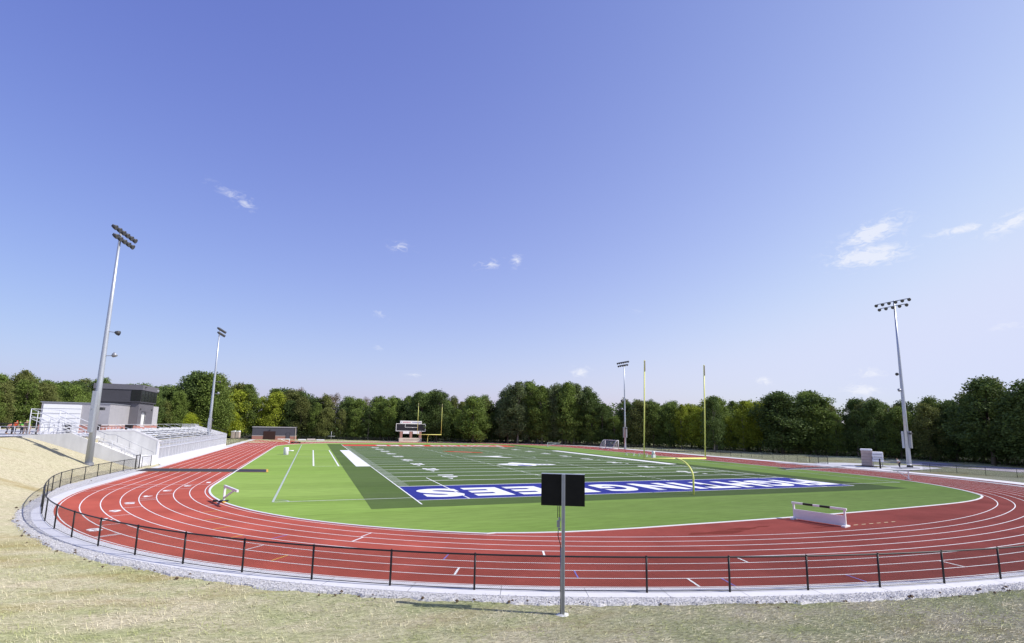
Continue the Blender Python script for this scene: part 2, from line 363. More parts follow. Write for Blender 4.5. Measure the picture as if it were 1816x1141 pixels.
# turf edge: follows the inner kerb but is cut in for the water-jump lane at the near end
cutin = [(-22.6,-67.95),(-21.4,-68.28),(-20.45,-68.48),(-18.9,-68.74),(-16.9,-68.9),(-14,-68.93),(-10.4,-68.83),(-5.9,-68.74),(-1.2,-68.57),(4.1,-68.33),(8.2,-68.09),(11.9,-67.8),(15,-67.55),(17.85,-67.28),(20.2,-67.0),(22.3,-66.65),(24.4,-66.15),(26.3,-65.55),(28.2,-64.75)]
inner = []
done = False
for p in LP:
    x, y, _ = off(p, -.02)
    if y < -60 and -23.0 < x < 29.0:
        if not done: inner += cutin; done = True
        continue
    inner.append((x, y))
field = struct(flatpoly('playing_field', inner, .004, m_turf))
def inset(pts, d):
    n = len(pts); out = []
    for i in range(n):
        a, b = Vector(pts[i-1]), Vector(pts[(i+1) % n]); t = (b-a).normalized(); out.append((pts[i][0]-t.y*d, pts[i][1]+t.x*d))
    return out
ins = inset(inner, .16)
kz = .035
MB().strip([(x,y,kz) for x,y in ins], [(x,y,kz) for x,y in inner], True).strip([(x,y,kz) for x,y in inner], [(x,y,0) for x,y in inner], True).strip([(x,y,0.004) for x,y in ins], [(x,y,kz) for x,y in ins], True).build('field_kerb', m_white, field)
# lane lines
def ring(o, w, z, sel=None):
    P = [p for p in LP]; mb = MB(); A = [off(p, o-w/2, z) for p in P]; B = [off(p, o+w/2, z) for p in P]
    mb.strip(A, B, True); return mb
for k in range(9):
    mb = ring(.22+1.067*k, .060, .004); o = -(HW+.22+1.067*k)
    if k > 0: mb.poly([(o-.03, YC+1), (o+.03, YC+1), (o+.03, 84+.8*k), (o-.03, 84+.8*k)], .004)
    mb.build('lane_line', m_line, track)
def curve_pt(x, y):
    i = min(range(len(LP)), key=lambda i: (LP[i][0]-x)**2+(LP[i][1]-y)**2); return LP[i]
# start and exchange marks painted across single lanes
def mark(a, b, w, mat, z=.0075, name='lane_mark'):
    a, b = Vector((*a, 0)), Vector((*b, 0)); d = (b-a).normalized(); n = Vector((-d.y, d.x, 0))*w/2
    return MB().poly([(p.x, p.y) for p in (a-n, b-n, b+n, a+n)], z).build(name, mat, track)
def cross(k, x, y, w, mat, k2=None):
    """mark right across lane k (1..8) at the place nearest (x, y)"""
    a, b, c = None, None, None
    best = min(range(len(LP)*8), key=lambda j: (lambda p: (p[0]-x)**2+(p[1]-y)**2)(lerpP(j/8, .22+1.067*(k-.5))))
    A = lerpP(best/8, .22+1.067*(k-1)+.04); B = lerpP(best/8, .22+1.067*((k2 or k))-.04); return mark(A, B, w, mat)
def lerpP(t, o):
    i = int(t) % len(LP); f = t-int(t); p, q = LP[i], LP[(i+1) % len(LP)]; a, b = off(p, o), off(q, o)
    return (a[0]+(b[0]-a[0])*f, a[1]+(b[1]-a[1])*f)
for k, x, y in ((2,-42,-43.66),(3,-42.6,-46.95),(4,-43.2,-49.4),(4,-43.2,-50.3),(5,-42.8,-53.6),(6,-42.4,-56.8),(7,-41.9,-59.9),(8,-41.2,-63.0),(2,-30.1,-67.6)): cross(k, x, y, .07, m_line)
mark((-49.0,-39.2),(-40.5,-40.6),.07,m_line); mark((-48.9,-44.1),(-44.3,-41.2),.06,m_line)
for k, x, y in ((1,-39.2,-54.1),(2,-38.7,-57.1),(3,-38.1,-60.2),(4,-37.2,-63.1),(5,-36.2,-65.9),(6,-34.9,-68.4),(7,-33.7,-70.9)): cross(k, x, y, .07, m_yline if k in (2,3,4,5,7) else m_line)
for k, x, y in ((4,-34.1,-66.5),(5,-26.4,-72),(7,-21.7,-75.2),(8,-11.5,-80),(8,-16.7,-77.9)): cross(k, x, y, .055, m_bline)
for k, x, y in ((3,-29.8,-67.5),(7,-26.5,-74.2),(4,-22,-73),(8,-18.4,-78.6),(5,-13.8,-76.7),(7,-4.9,-78.6),(8,-41.5,-63.4)): cross(k, x, y, .09, m_line)
for y in (18.5, -33.2 + 60): mark((-49.0, y), (-40.6, y-.4), .06, m_line)
mark((44.5,-50.9),(51.2,-52.8),.08,m_line)
# ---- lettering helper: built-in font turned into flat meshes
def text_mesh(ch, mat, bold=.02, name='letter'):
    cu = bpy.data.curves.new('t', 'FONT'); cu.body = ch; cu.offset = bold; cu.resolution_u = 6
    o = bpy.data.objects.new('t', cu); COL.objects.link(o); dg = bpy.context.evaluated_depsgraph_get(); dg.update()
    me = bpy.data.meshes.new_from_object(o.evaluated_get(dg)); bpy.data.objects.remove(o); me.name = name; me.materials.clear(); me.materials.append(mat)
    co = np.zeros(len(me.vertices)*3); me.vertices.foreach_get('co', co); co = co.reshape(-1, 3); lo, hi = co.min(0), co.max(0)
    sz = np.where(hi-lo < 1e-6, 1, hi-lo); co = (co-lo)/sz; co[:, 2] = 0; me.vertices.foreach_set('co', co.ravel()); me.update(); me['aspect'] = float(sz[0]/sz[1]); return me
def lay(ch, origin, xdir, ydir, w, h, mat, parent, bold=.02, name='letter'):
    """lay one character: lower-left corner at origin, w along xdir, h along ydir"""
    me = text_mesh(ch, mat, bold, name); o = bpy.data.objects.new(name, me); COL.objects.link(o)
    x, y = Vector(xdir).normalized(), Vector(ydir).normalized(); z = x.cross(y); mm = Matrix.Identity(4)
    for j in range(3): mm[j][0] = x[j]*w; mm[j][1] = y[j]*h; mm[j][2] = z[j]
    mm.translation = Vector(origin); o.matrix_world = mm
    if parent:
        o.parent = parent; o.matrix_parent_inverse = parent.matrix_world.inverted()
    return o
for n, (x, y) in enumerate([(-40.95,-38.9),(-42.15,-41.5),(-42.95,-44.75),(-43.45,-48.1),(-43.6,-51.6),(-43.4,-55.05),(-43,-58.2),(-42.4,-61.4)]):
    p = curve_pt(x, y); t = Vector((-p[3], p[2], 0)); 
    if t.y > 0: t = -t          # running direction, anticlockwise
    r = Vector((t.y, -t.x, 0))
    w = .34 if n == 0 else .62
    c = Vector((x, y, .0085)) - r*w/2 - t*.45
    lay(str(n+1), c, r, t, w, .9, m_line, track, .04, 'lane_number')
# dashes beside the water jump
m_pale = M('pale_yellow_line', (.70,.60,.36), .8)
for i in range(6): mark((.1+i*.75,-71.75+.02*i),(.5+i*.75,-71.74+.02*i),.08,m_pale)
# steeplechase wet patches
def blob(cx, cy, rx, ry, n=26, seed=0):
    r = random.Random(seed); ph = [r.uniform(0, 6.28) for _ in range(4)]
    return [(cx+rx*math.cos(a)*(1+.22*math.sin(3*a+ph[0])+.16*math.sin(5*a+ph[1])+.1*math.sin(9*a+ph[2])), cy+ry*math.sin(a)*(1+.22*math.sin(4*a+ph[3])+.15*math.sin(7*a+ph[1]))) for a in [2*math.pi*i/n for i in range(n)]]
m_wet = M('wet_red_track', (.24,.050,.034), .9, spec=.05, dr=1.0, var=.1)
for i, b in enumerate([(-10.0,-71.2,1.9,.35),(-8.0,-70.7,1.1,.28),(-6.2,-70.5,.6,.12),(-2.6,-71.7,.9,.12),(-11.6,-71.0,.7,.15)]): flatpoly('damp_patch', blob(*b, seed=i), .003+.0002*i, m_wet, track)
# ---- football field
def rect(name, x0, x1, y0, y1, z, mat, parent=field): return MB().poly([(x0,y0),(x1,y0),(x1,y1),(x0,y1)], z).build(name, mat, parent)
rect('dark_turf_surround', -28.1, 28.1, -58.2, 58.4, .008, m_dturf)
for i in range(10):
    y0 = -45.72 + 9.144*i
    if i % 2: rect('turf_panel', -24.33, 24.33, y0, y0+9.144, .0095, M('dark_turf_panel%d' % i, (.084,.132,.036), .85, bands=.06, var=.16, vscale=1.2, bump=.5, bscale=90, stretch=(.4,2,1), spec=.2) if i == 1 else bpy.data.materials['dark_turf_panel1'])
ez = rect('blue_end_zone', -24.3, 24.3, -54.8, -45.78, .012, m_blue); fz = rect('red_end_zone', -24.3, 24.3, 45.78, 54.8, .012, m_redturf)
for s in (-1, 1):
    rect('sideline', s*24.38-.06, s*24.38+.06, -56.9 if s < 0 else -54.86, 54.86, .017, m_line); rect('end_line', -24.38, 24.38, s*54.86-.06, s*54.86+.06, .0173, m_line)
for i in range(21):
    y = -45.72+4.572*i; rect('yard_line', -24.3, 24.3, y-.11, y+.11, .0165, m_fline)
hm = MB()
for i in range(100):
    y = -45.72+.9144*(i+.5 if False else i)
    if i % 5 == 0: continue
    for x in (-23.75, -6.4, 6.4, 23.75):
        d = .32 if abs(x) < 10 else .5; hm.poly([(x-d,y-.06),(x+d,y-.06),(x+d,y+.06),(x-d,y+.06)], .0162)
hm.build('hash_marks', m_fline, field)
hl = MB()
for x in (-6.15, 6.15):
    for i in range(20):
        y = -45.72+4.572*i; hl.poly([(x-.08,y-.45),(x+.08,y-.45),(x+.08,y+.45),(x-.08,y+.45)], .0169)
hl.build('hash_crosses', m_fline, field)
# team-area boxes
rect('team_box', -26.3, -24.45, -21.6, 23.3, .0125, m_line); rect('coaches_stripe', 24.5, 26.3, -22.9, 22.9, .0125, m_line)
rect('team_area_line', -28.02, -27.92, -21.2, 25, .0128, m_line) if False else None
for x in (-31.7,): rect('team_area_line', x-.10, x+.10, -20.3, 23.2, .0128, m_line)
rect('team_area_line', -28.6, -28.4, -21.0, 23.2, .0128, m_line); rect('team_area_line', -31.6, -27.95, -20.9, -20.8, .0126, m_fline); rect('team_area_line', -31.6, -27.95, 23.2, 23.35, .0126, m_greyline)
# soccer lines
for x0, x1, y0, y1, mt in ((-34.59,-34.43,-53.4,53.4,m_greyline),(34.4,34.6,-53.4,53.4,m_greyline),(-34.5,-24.5,-53.46,-53.36,m_fline),(24.5,34.5,-53.46,-53.36,m_fline),(-20.2,-20.08,-54.9,-38.2,m_line),(20.08,20.2,-54.9,-38.2,m_fline)):
    rect('soccer_line', x0, x1, y0, y1, .021, mt)
rect('soccer_line', -20.2, 20.2, 38.2, 38.3, .0208, m_greyline); rect('soccer_line', -34.5, 34.5, -.06, .06, .0206, m_greyline)
arcs = MB()
arcs.strip([(9.15*math.cos(a), 9.15*math.sin(a), .0204) for a in [i*math.pi/24 for i in range(48)]], [(9.03*math.cos(a), 9.03*math.sin(a), .0204) for a in [i*math.pi/24 for i in range(48)]], True)
arcs.strip([(-34.4+1.0*math.cos(a), -53.35+1.0*math.sin(a), .0212) for a in [i*math.pi/16 for i in range(9)]], [(-34.4+.88*math.cos(a), -53.35+.88*math.sin(a), .0212) for a in [i*math.pi/16 for i in range(9)]])
arcs.build('soccer_arc', m_greyline, field)
# end-zone words, read from midfield
ZL = .0195
for ch, x0, x1 in (('S',-23.4,-19.75),('E',-19.05,-15.65),('E',-14.95,-11.6),('B',-10.9,-7.2),('G',-5.8,-2.0),('N',-.9,3.2),('I',4.15,5.2),('T',5.8,9.5),('H',10.2,14.0),('G',14.7,18.4),('I',19.05,20.1),('F',20.8,24.0)):
    lay(ch, (x1, -48.05, ZL), (-1,0,0), (0,-1,0), x1-x0, 5.45, m_line, ez, .045, 'end_zone_letter')
for ch, x0, x1 in (('S',-15.6,-12.6),('E',-11.9,-9.3),('E',-8.6,-6.0),('B',-5.3,-2.5),('G',-.2,2.6),('N',3.2,5.9),('I',6.5,7.2),('T',7.8,10.3),('H',10.9,13.5),('G',14.1,16.9),('I',17.4,18.1),('F',18.7,20.9)):
    lay(ch, (x1, 53.0, ZL), (-1,0,0), (0,-1,0), x1-x0, 5.6, m_line, fz, .045, 'end_zone_letter')
# yard numbers
for k, num in enumerate(('10','20','30','40','50','40','30','20','10')):
    y = -36.58+9.144*k
    for s in (-1, 1):
        for j in (0, 1):
            w, h = 1.25, 1.83
            if s < 0: org = (-18.2, y+.25+w if j == 0 else y-.25, ZL-.001); xd, yd = (0,-1,0), (1,0,0)
            else: org = (18.2-.6, y-.25-w if j == 0 else y+.25, ZL-.001); xd, yd = (0,1,0), (-1,0,0)
            lay(num[j], org, xd, yd, w*(.55 if num[j] == '1' else 1), h, m_line, field, .05, 'yard_number')
        if k != 4:
            d = -1 if k < 4 else 1; xx = s*17.6; ya = y+d*2.3
            MB().poly([(xx-.35, ya), (xx+.35, ya), (xx, ya+d*.9)][::(1 if d < 0 else -1)], ZL-.0015).build('direction_arrow', m_line, field)
# painted emblems near midfield: a winged blue and white badge, a slim white arrow, a red streak
def flat(name, pts, z, mat): return flatpoly(name, pts, z, mat, field)
E0 = (-1.2, -20.8)
flat('field_emblem', [(E0[0]+a, E0[1]+b) for a, b in ((-4.4,.6),(-3.2,-.9),(-2.4,-2.2),(-.6,-3.2),(.9,-2.6),(1.6,-1.3),(4.2,-1.5),(5.2,-.9),(4.6,.2),(2.6,.6),(1.2,2.2),(-.3,4.1),(-1.3,3.4),(-1.9,1.9),(-3.1,1.6))], .0215, m_line)
flat('field_emblem_blue', [(E0[0]-.6+1.25*math.cos(a), E0[1]-1.9+.75*math.sin(a)) for a in [i*math.pi/8 for i in range(16)]], .0228, m_blue)
for dx in (1.9, 2.8, 3.6): flat('field_emblem_blue', [(E0[0]+dx+.2*math.cos(a), E0[1]-.7+.35*math.sin(a)) for a in [i*math.pi/5 for i in range(10)]], .0228, m_blue)
flat('field_emblem_blue', [(E0[0]-3.0, E0[1]-.4), (E0[0]-.2, E0[1]-.2), (E0[0]+.1, E0[1]+.3), (E0[0]-2.6, E0[1]+.1)], .0228, m_blue)
flat('white_arrow_emblem', [(-5.0,1.6),(-1.2,-.9),(2.6,-5.0),(3.4,-4.6),(1.4,-1.6),(3.3,.6),(2.6,1.3),(-.4,.5)], .0222, m_line)
flat('red_streak_emblem', [(-4.5,19.6),(-3.4,16.6),(.2,14.2),(2.9,11.8),(3.0,13.6),(.6,16.6),(-2.4,18.4)], .0222, m_redturf)
# ---- concrete rim and gravel
rim = MB()
def fence_s(p):
    """fence line offset around the loop"""
    x, y = p[0], p[1]
    if x < 0 and y > -48: return 11.65
    if x < 0 and y > -58: return 9.45 + 2.2*float(sstep(np.array((y+58)/14.)))
    return 9.45
def rimout(p):
    if p[0] > 0 and abs(p[1]) < 64: return outer_off(p)+ (2.6 if p[1] > -60 else 1.0)
    if p[0] < 0 and p[1] > -14 and p[1] < 60: return 10.75
    if p[1] > 60: return 10.1
    return 9.95 if p[1] < -50 else 9.7
A = [off(p, outer_off(p)-.02, .03) for p in LP]; B = [off(p, rimout(p), .03) for p in LP]; A0 = [off(p, outer_off(p)-.02, -.0) for p in LP]; B0 = [off(p, rimout(p), -.06) for p in LP]
selr = [i for i in range(len(LP)) if not (LP[i][0] < -30 and LP[i][1] > 40)]
s0 = selr[0]
for i in range(len(LP)):
    j = (i+1) % len(LP)
    if (LP[i][0] < -28 and LP[i][1] > 41): continue
    rim.add([A[i],A[j],B[j],B[i]], [(0,1,2,3)]); rim.add([A0[i],A0[j],A[j],A[i]], [(3,2,1,0)]); rim.add([B0[i],B0[j],B[j],B[i]], [(0,1,2,3)])
rim.box(-51.0, -49.42, 40, 94, -.05, .03)
rim_o = struct(rim.build('concrete_rim', m_conc))
joint = MB()
for i in range(0, len(LP), 2):
    p = LP[i]
    if p[1] < -20: a, b = off(p, outer_off(p)+.0, .031), off(p, rimout(p)+.0, .031); d = Vector((-p[3], p[2], 0))*.012; a, b = Vector(a), Vector(b); joint.add([a-d, b-d, b+d, a+d], [(0,1,2,3)])
joint.build('joint', M('joint_grey', (.25,.25,.26), .9), rim_o)  # joints drawn as thin dark grey strips across the concrete
gr = MB(); GA = []; GB = []
def grav_out(i, p):
    r = .10*math.sin(i*.9)+.08*math.sin(i*2.3+1)+.05*math.sin(i*5.1)
    if p[0] < 0: return 10.50 + r*.9 + 1.1*float(sstep(np.array((p[1]+46)/8.)))
    return 10.50 + r*.9
LF = []
for i in range(len(LP)):
    if -84 < LP[i][1] < -22 or LP[i][1] < -60:
        for k in range(6): f = k/6; p, q = LP[i], LP[(i+1) % len(LP)]; LF.append(tuple(p[j]+(q[j]-p[j])*f for j in range(4)))
LF = [p for p in LF if p[1] < -21.5]
gi = [off(p, 9.6, .012) for p in LF]; go = [off(p, grav_out(i/6, p)+.05*math.sin(i*1.7)+.04*math.sin(i*3.3), .018) for i, p in enumerate(LF)]
god = [off(p, grav_out(i/6, p)+.05*math.sin(i*1.7)+.04*math.sin(i*3.3)+.12, -.09) for i, p in enumerate(LF)]
struct(gr.strip(gi, go).strip(go, god).build('gravel_strip', m_grav))
# loose stones on the gravel where the lens can see them
def in_view(x, y, z=0, mar=.1):
    d = Vector((x, y, z))-CAM; c = d.dot(_F)
    return c > 1 and abs(d.dot(_R)/c) < 1.013+mar and -1.2 < d.dot(_U)/c
def stones(n, lo, hi, ymax, size, name, mat, mn=.012):
    V = []; Fc = []; k = 0
    base = np.array([(1,0,0),(-1,0,0),(0,1,0),(0,-1,0),(0,0,1),(0,0,-1)], float); fc = np.array([(0,2,4),(2,1,4),(1,3,4),(3,0,4),(2,0,5),(1,2,5),(3,1,5),(0,3,5)])
    cand = [p for p in LF if in_view(p[0], p[1])]
    while k < n:
        i = random.randrange(len(cand)-1); p = cand[i]; o = random.uniform(lo, hi)
        if p[0] < 0 and p[1] > -50 and random.random() < .3: continue
        x, y, _ = off(p, o)
        x += random.uniform(-.15,.15); y += random.uniform(-.15,.15)
        s = random.uniform(mn, size); b = base*rng.uniform(.6, 1.2, (6, 3))*s; b[:, 2] *= .7; a = random.uniform(0, 6.28); ca, sa = math.cos(a), math.sin(a)
        R = np.array([(ca,-sa,0),(sa,ca,0),(0,0,1)]); b = b@R.T + (x, y, .03+s*.15); V.append(b); Fc.append(fc+6*k); k += 1
    return link(name, np_mesh(np.concatenate(V), np.concatenate(Fc), name, mat))
tag(stones(26000, 9.98, 10.62, 0, .032, 'loose_gravel', m_stone), 'loose pale grey crushed stone lying in the gravel strip outside the fence', 'gravel', kind='stuff')
tag(stones(230, 10.35, 10.95, 0, .09, 'soil_clods', m_soil, .03), 'dark brown soil clods scattered along the gravel edge', 'soil', kind='stuff')
# straw and grass blades lying on the near bank
def blades(n):
    V = []; cnt = 0; G = m_ground
    X = rng.uniform(-62, 2, n*3); Y = rng.uniform(-90, -55, n*3); s = sdist(X, Y); d = np.hypot(X-CAM.x, Y-CAM.y)
    keep = (s > 10.7) & (d > 9) & (d < 34) & (rng.random(n*3) < np.clip(1.6*(14/d)**1.2, 0, 1)); dx = (X-CAM.x); dy = (Y-CAM.y); c = dx*_F.x+dy*_F.y; r = dx*_R.x+dy*_R.y; keep &= (c > 3) & (np.abs(r/c) < 1.08)
    X, Y = X[keep][:n], Y[keep][:n]; m = len(X); Z = ter(X, Y)
    a = rng.normal(-YAW, .5, m)+math.pi*(rng.random(m) < .5); L = rng.uniform(.07, .22, m); w = rng.uniform(.008, .02, m); tilt = np.where(rng.random(m) < .14, rng.uniform(.7, 1.4, m), np.abs(rng.normal(0, .35, m)))
    ux, uy, uz = np.cos(a)*np.cos(tilt), np.sin(a)*np.cos(tilt), np.sin(tilt)
    P = np.stack([X, Y, Z+.008], -1); Ud = np.stack([ux, uy, uz], -1)*L[:, None]; Sd = np.stack([-np.sin(a), np.cos(a), np.full(m, .35)], -1)*w[:, None]
    co = np.stack([P-Sd/2, P+Sd/2, P+Ud+Sd*.15], 1).reshape(-1, 3); f = np.arange(m*3).reshape(-1, 3); return co, f
m_blade = M('dry_straw', (.72,.65,.45), .9, var=.35, vscale=14, second=(.42,.45,.19), mix_scale=.8, spec=.1)
co, f = blades(110000); tag(link('dry_grass', np_mesh(co, f, 'dry_grass', m_blade)), 'dry straw and short grass blades lying on the near bank', 'grass', kind='stuff')

# ================================================================ fences
def chain_fence(path, h, name, label, cat, spacing=3.05, r=.03, start=0.0, mat=m_mesh, mpost=m_black, zf=None, group=None, mid=False):
    """path: list of (x, y); posts every spacing metres"""
    P = [Vector((*p, 0)) for p in path]; L = [0]
    for a, b in zip(P, P[1:]): L.append(L[-1]+(b-a).length)
    zf = zf or (lambda x, y: .02)
    def at(s):
        s = min(max(s, 0), L[-1]); i = min(max(int(np.searchsorted(L, s))-1, 0), len(P)-2); t = (s-L[i])/(L[i+1]-L[i]); q = P[i].lerp(P[i+1], t); return Vector((q.x, q.y, zf(q.x, q.y)))
    root = thing(name, at(0), label, cat, group); base = at(0)
    def loc(o): o.location = -base; return o
    s = start; n = 0; ss = []
    while s <= L[-1]+.01: ss.append(s); s += spacing
    for s in ss:
        p = at(s); loc(MB().tube([p-Vector((0,0,.1)), p+Vector((0,0,h+.02))], r, 8).tube([p+Vector((0,0,h+.02)), p+Vector((0,0,h+.06))], [r*1.25, r*.5], 8).build('post', mpost, root, True))
    fine = [at(x) for x in np.arange(0, L[-1], min(.75, spacing/4))]+[at(L[-1])]
    loc(MB().tube([p+Vector((0,0,h)) for p in fine], r*.85, 6).build('top_rail', mpost, root, True))
    loc(MB().tube([p+Vector((0,0,.06)) for p in fine], r*.4, 4).build('bottom_wire', mpost, root))
    if mid: loc(MB().tube([p+Vector((0,0,h*.5)) for p in fine], r*.6, 6).build('middle_rail', mpost, root))
    me = MB().strip([p+Vector((0,0,.05)) for p in fine], [p+Vector((0,0,h-.01)) for p in fine]).mesh('chain_link', mat)
    uvl = me.uv_layers.new(name='UVMap'); ds = [0]
    for a, b in zip(fine, fine[1:]): ds.append(ds[-1]+(b-a).length)
    for pl in me.polygons:
        for li in pl.loop_indices:
            vi = me.loops[li].vertex_index; k = vi % len(fine); uvl.data[li].uv = (ds[k], .05 if vi < len(fine) else h)
    loc(link('chain_link', me, root)); return root
nf = [(-51.1,-22.6),(-51.5,-25.6),(-51.75,-28.5),(-51.88,-31.6),(-51.9,-34.8),(-51.85,-37.7),(-51.45,-41.2),(-50.7,-44.6),(-49.67,-48.0),(-48.6,-51.2),(-47.4,-54.3)]
nf += [off(p, 9.45)[:2] for p in LP if (-46.8 < off(p, 9.45)[0] < 44 and p[1] < -45 and off(p,9.45)[1] < -55.6)]
# phase the posts so that one stands beside the sign post
def phase(path, target, sp):
    P = [Vector(p) for p in path]; L = 0; best = (1e9, 0)
    for a, b in zip(P, P[1:]):
        for t in np.linspace(0, 1, 20):
            q = a.lerp(b, t); d = (q-Vector(target)).length
            if d < best[0]: best = (d, L+(b-a).length*t)
        L += (b-a).length
    return best[1] % sp
chain_fence(nf, 1.2, 'chain_link_fence', 'long black chain link fence curving round the near end of the red track', 'fence', 3.05, .037, phase(nf, (-23.74, -78.03), 3.05))
chain_fence([(-51.15,-22.6),(-51.1,-21.4)], 1.55, 'field_gate', 'black gate with thick posts at the foot of the concrete stair', 'gate', 1.2, .06)
chain_fence([(-51.1,-20.4),(-50.85,-17.6)], 1.25, 'short_fence_panel', 'short fence panel beside the gate in front of the white wall', 'fence', 2.75, .03, 0, mesh_mat('open_mesh', (.02,.02,.02), .07, .03))
chain_fence([(-51.4,44.6),(-51.5,60),(-51.6,80),(-51.6,96)], 1.25, 'sprint_straight_fence', 'black chain link fence along the left straight beyond the grandstand', 'fence', 3.0, .035)
rf = [off(p, 10.2)[:2] for p in LP if (p[1] > 41 and -20 < p[0] < 60)][::-1]
rfar = [(-36,93),(-22,93)] + rf
rfar = [(-36,92),(-20,86),(-8,84.5)]
chain_fence([(-36,92.5),(-20,91),(-8,90),(6,89.5),(20,85),(34,76.5),(46,64),(54,50),(57.5,36),(58.4,24),(58.8,10),(59.3,-4),(58.9,-12),(58.2,-22)], 1.2, 'far_fence', 'black chain link fence along the far end and far right side of the track', 'fence', 3.05, .03)
chain_fence([(59.4,-41.6),(60.2,-48),(61,-53),(62,-60)], 1.2, 'right_bend_fence', 'black chain link fence behind the right bend, right of the light mast', 'fence', 3.4, .03, 1.0)
chain_fence([(58.2,-22.5),(58.0,-26.5)], 1.5, 'right_gate', 'black open gate panel left of the wrapped pallets', 'gate', 2.0, .05)

# ================================================================ light masts
def mast(x, y, z0, H, arm, face, scale=1.0, label='', boxes=True, small=(.55,.445), bx=(4.85,1.5,(-1,1)), aw=1.0):
    root = thing('light_mast', (x, y, z0), label, 'light mast', 'floodlight masts round the track'); a = Vector((*arm, 0)).normalized(); f = Vector((*face, 0)).normalized(); Z = Vector((0,0,1))
    MB().tube([(0,0,-.3),(0,0,H*.33),(0,0,H*.66),(0,0,H)], [.30*scale,.24*scale,.17*scale,.10*scale], 14).build('pole', m_galv, root, True)
    MB().tube([(0,0,-.2),(0,0,.10)], .40*scale, 14).build('base_plate', m_galvd, root)
    for lv, (hz, half, cnt) in enumerate(((H-.15, 2.55, 6), (H-1.05, 2.1, 5))):
        half *= aw; c = Vector((0,0,hz)) + f*.22
        cr = MB().beam(c-a*half, c+a*half, .11, .11).beam(Vector((0,0,hz)), c, .10).build('crossarm', m_galvd, root)
        for i in range(cnt):
            q = c - a*half + a*2*half*(i+.0)/(cnt-1) + f*.12 - Z*.22
            ax = (f*.9 - Z*.42).normalized()
            fx = MB().tube([q-ax*.20, q+ax*.04, q+ax*.30], [.12, .23, .30], 12).beam(q+Z*.24-f*.1, q-f*.06, .06).build('floodlight', m_dark, cr, True)
            MB().tube([q+ax*.285, q+ax*.315], .27, 12).build('visor', m_glass, cr)
    for k, t in enumerate(small):
        c = Vector((0,0,H*t)); s = -1 if k else -1
        q = c + f*.95 + Z*(.05 if k else -.1)
        br = MB().beam(c, q, .07).build('bracket', m_galvd, root); ax = (f*.95-Z*.25).normalized() if k == 0 else (f*.5+Z*.6+a*.3).normalized()
        MB().tube([q-ax*.15, q+ax*.05, q+ax*.30], [.13,.24,.28], 12).build('floodlight', m_dark if k == 0 else m_galvd, br, True)
    if boxes:
        for s in bx[2]:
            MB().obox(a*s*.55+Vector((0,0,bx[0])), a*.19, f*.2, Z*bx[1]).build('ballast_box', m_galvd if s > 0 else m_galv, root, bevel=.01)
        MB().beam(-a*.9+Vector((0,0,5.9)), a*.9+Vector((0,0,5.9)), .07).build('speaker_bracket', m_galvd, root)
        MB().obox(a*.75+f*.2+Vector((0,0,5.95)), a*.22, f*.2, Z*.16).build('camera_housing', m_dark, root)
    return root
mast(67.52,-34.79,0,30.5,(.06,-1),(-1,-.06),1.25,'tall near right light mast with two long lamp crossarms beside the pallets', aw=1.1)
mast(52.8,32.1,0,25.7,(.05,-1),(-1,-.05),1.0,'slim light mast beside the soccer goal at the far right')
mast(-54.6,-25.8,.9,26.6,(.15,.99),(.99,-.15),1.15,'tallest light mast standing on the dry bank at left', bx=(5.6,2.25,(-1,)), aw=.86)
mast(-53.2,33.5,0,26.4,(.1,.99),(.99,-.1),1.1,'light mast rising through the silver grandstand')

# ================================================================ goal posts
def goalpost(cy, s, label):
    """s = -1 near end, +1 far end"""
    root = thing('goalpost', (.1, cy+s*2.35, 0), label, 'goal post', 'yellow football goal posts'); yb = -s*2.35
    n = 14; pts = [(0,0,-.2),(0,0,1.45)] + [(0, yb*(1-math.cos(t)), 1.45+1.6*math.sin(t)) for t in [math.pi/2*i/n for i in range(1, n+1)]]
    MB().tube(pts, .085, 12).build('gooseneck', m_yel, root, True)
    MB().tube([(-3.62,yb,3.05),(3.62,yb,3.05)], .085, 12).build('crossbar', m_yel, root, True)
    for sx in (-1, 1):
        lean = 0.25 if s < 0 else 0
        up = MB().tube([(sx*3.56,yb,3.05),(sx*3.56+lean,yb,12.25)], .06, 10).build('upright', m_yel, root, True)
        MB().tube([(sx*3.56+lean,yb-.08,11.2),(sx*3.56+lean,yb-.08,12.2)], .035, 6).build('wind_ribbon', m_tan, up)
    MB().box(-.3,.3,-.3,.3,.0,.015).build('base_cover', m_dturf, root)
goalpost(-54.86,-1,'bright yellow goal post at the near blue end zone')
goalpost(54.86,1,'small distant yellow goal post in front of the scoreboard')

# ================================================================ play clock seen from behind
root = thing('play_clock', (-24.59,-79.84,tz(-24.59,-79.84)-.02), 'black rectangular play clock on a steel post outside the near fence', 'play clock')
V = Vector((-24.59+32.24, -79.84+94.766, 0)).normalized(); Rr = Vector((V.y, -V.x, 0)); Z = Vector((0,0,1))
MB().obox(Z*2.08, Rr*.055, V*.075, Z*2.20).build('post', m_galv, root, bevel=.004)
MB().obox(Z*2.08-V*.0755, Rr*.040, V*.001, Z*2.18).build('post_groove', m_galvd, root)
pc = V*.19
MB().obox(pc+Z*3.765-Rr*.015, Rr*.70, V*.10, Z*.495).build('display_case', m_sign, root, bevel=.01)
MB().obox(pc+Z*4.266-Rr*.015, Rr*.70, V*.10, Z*.006).build('top_flange', m_galv, root)

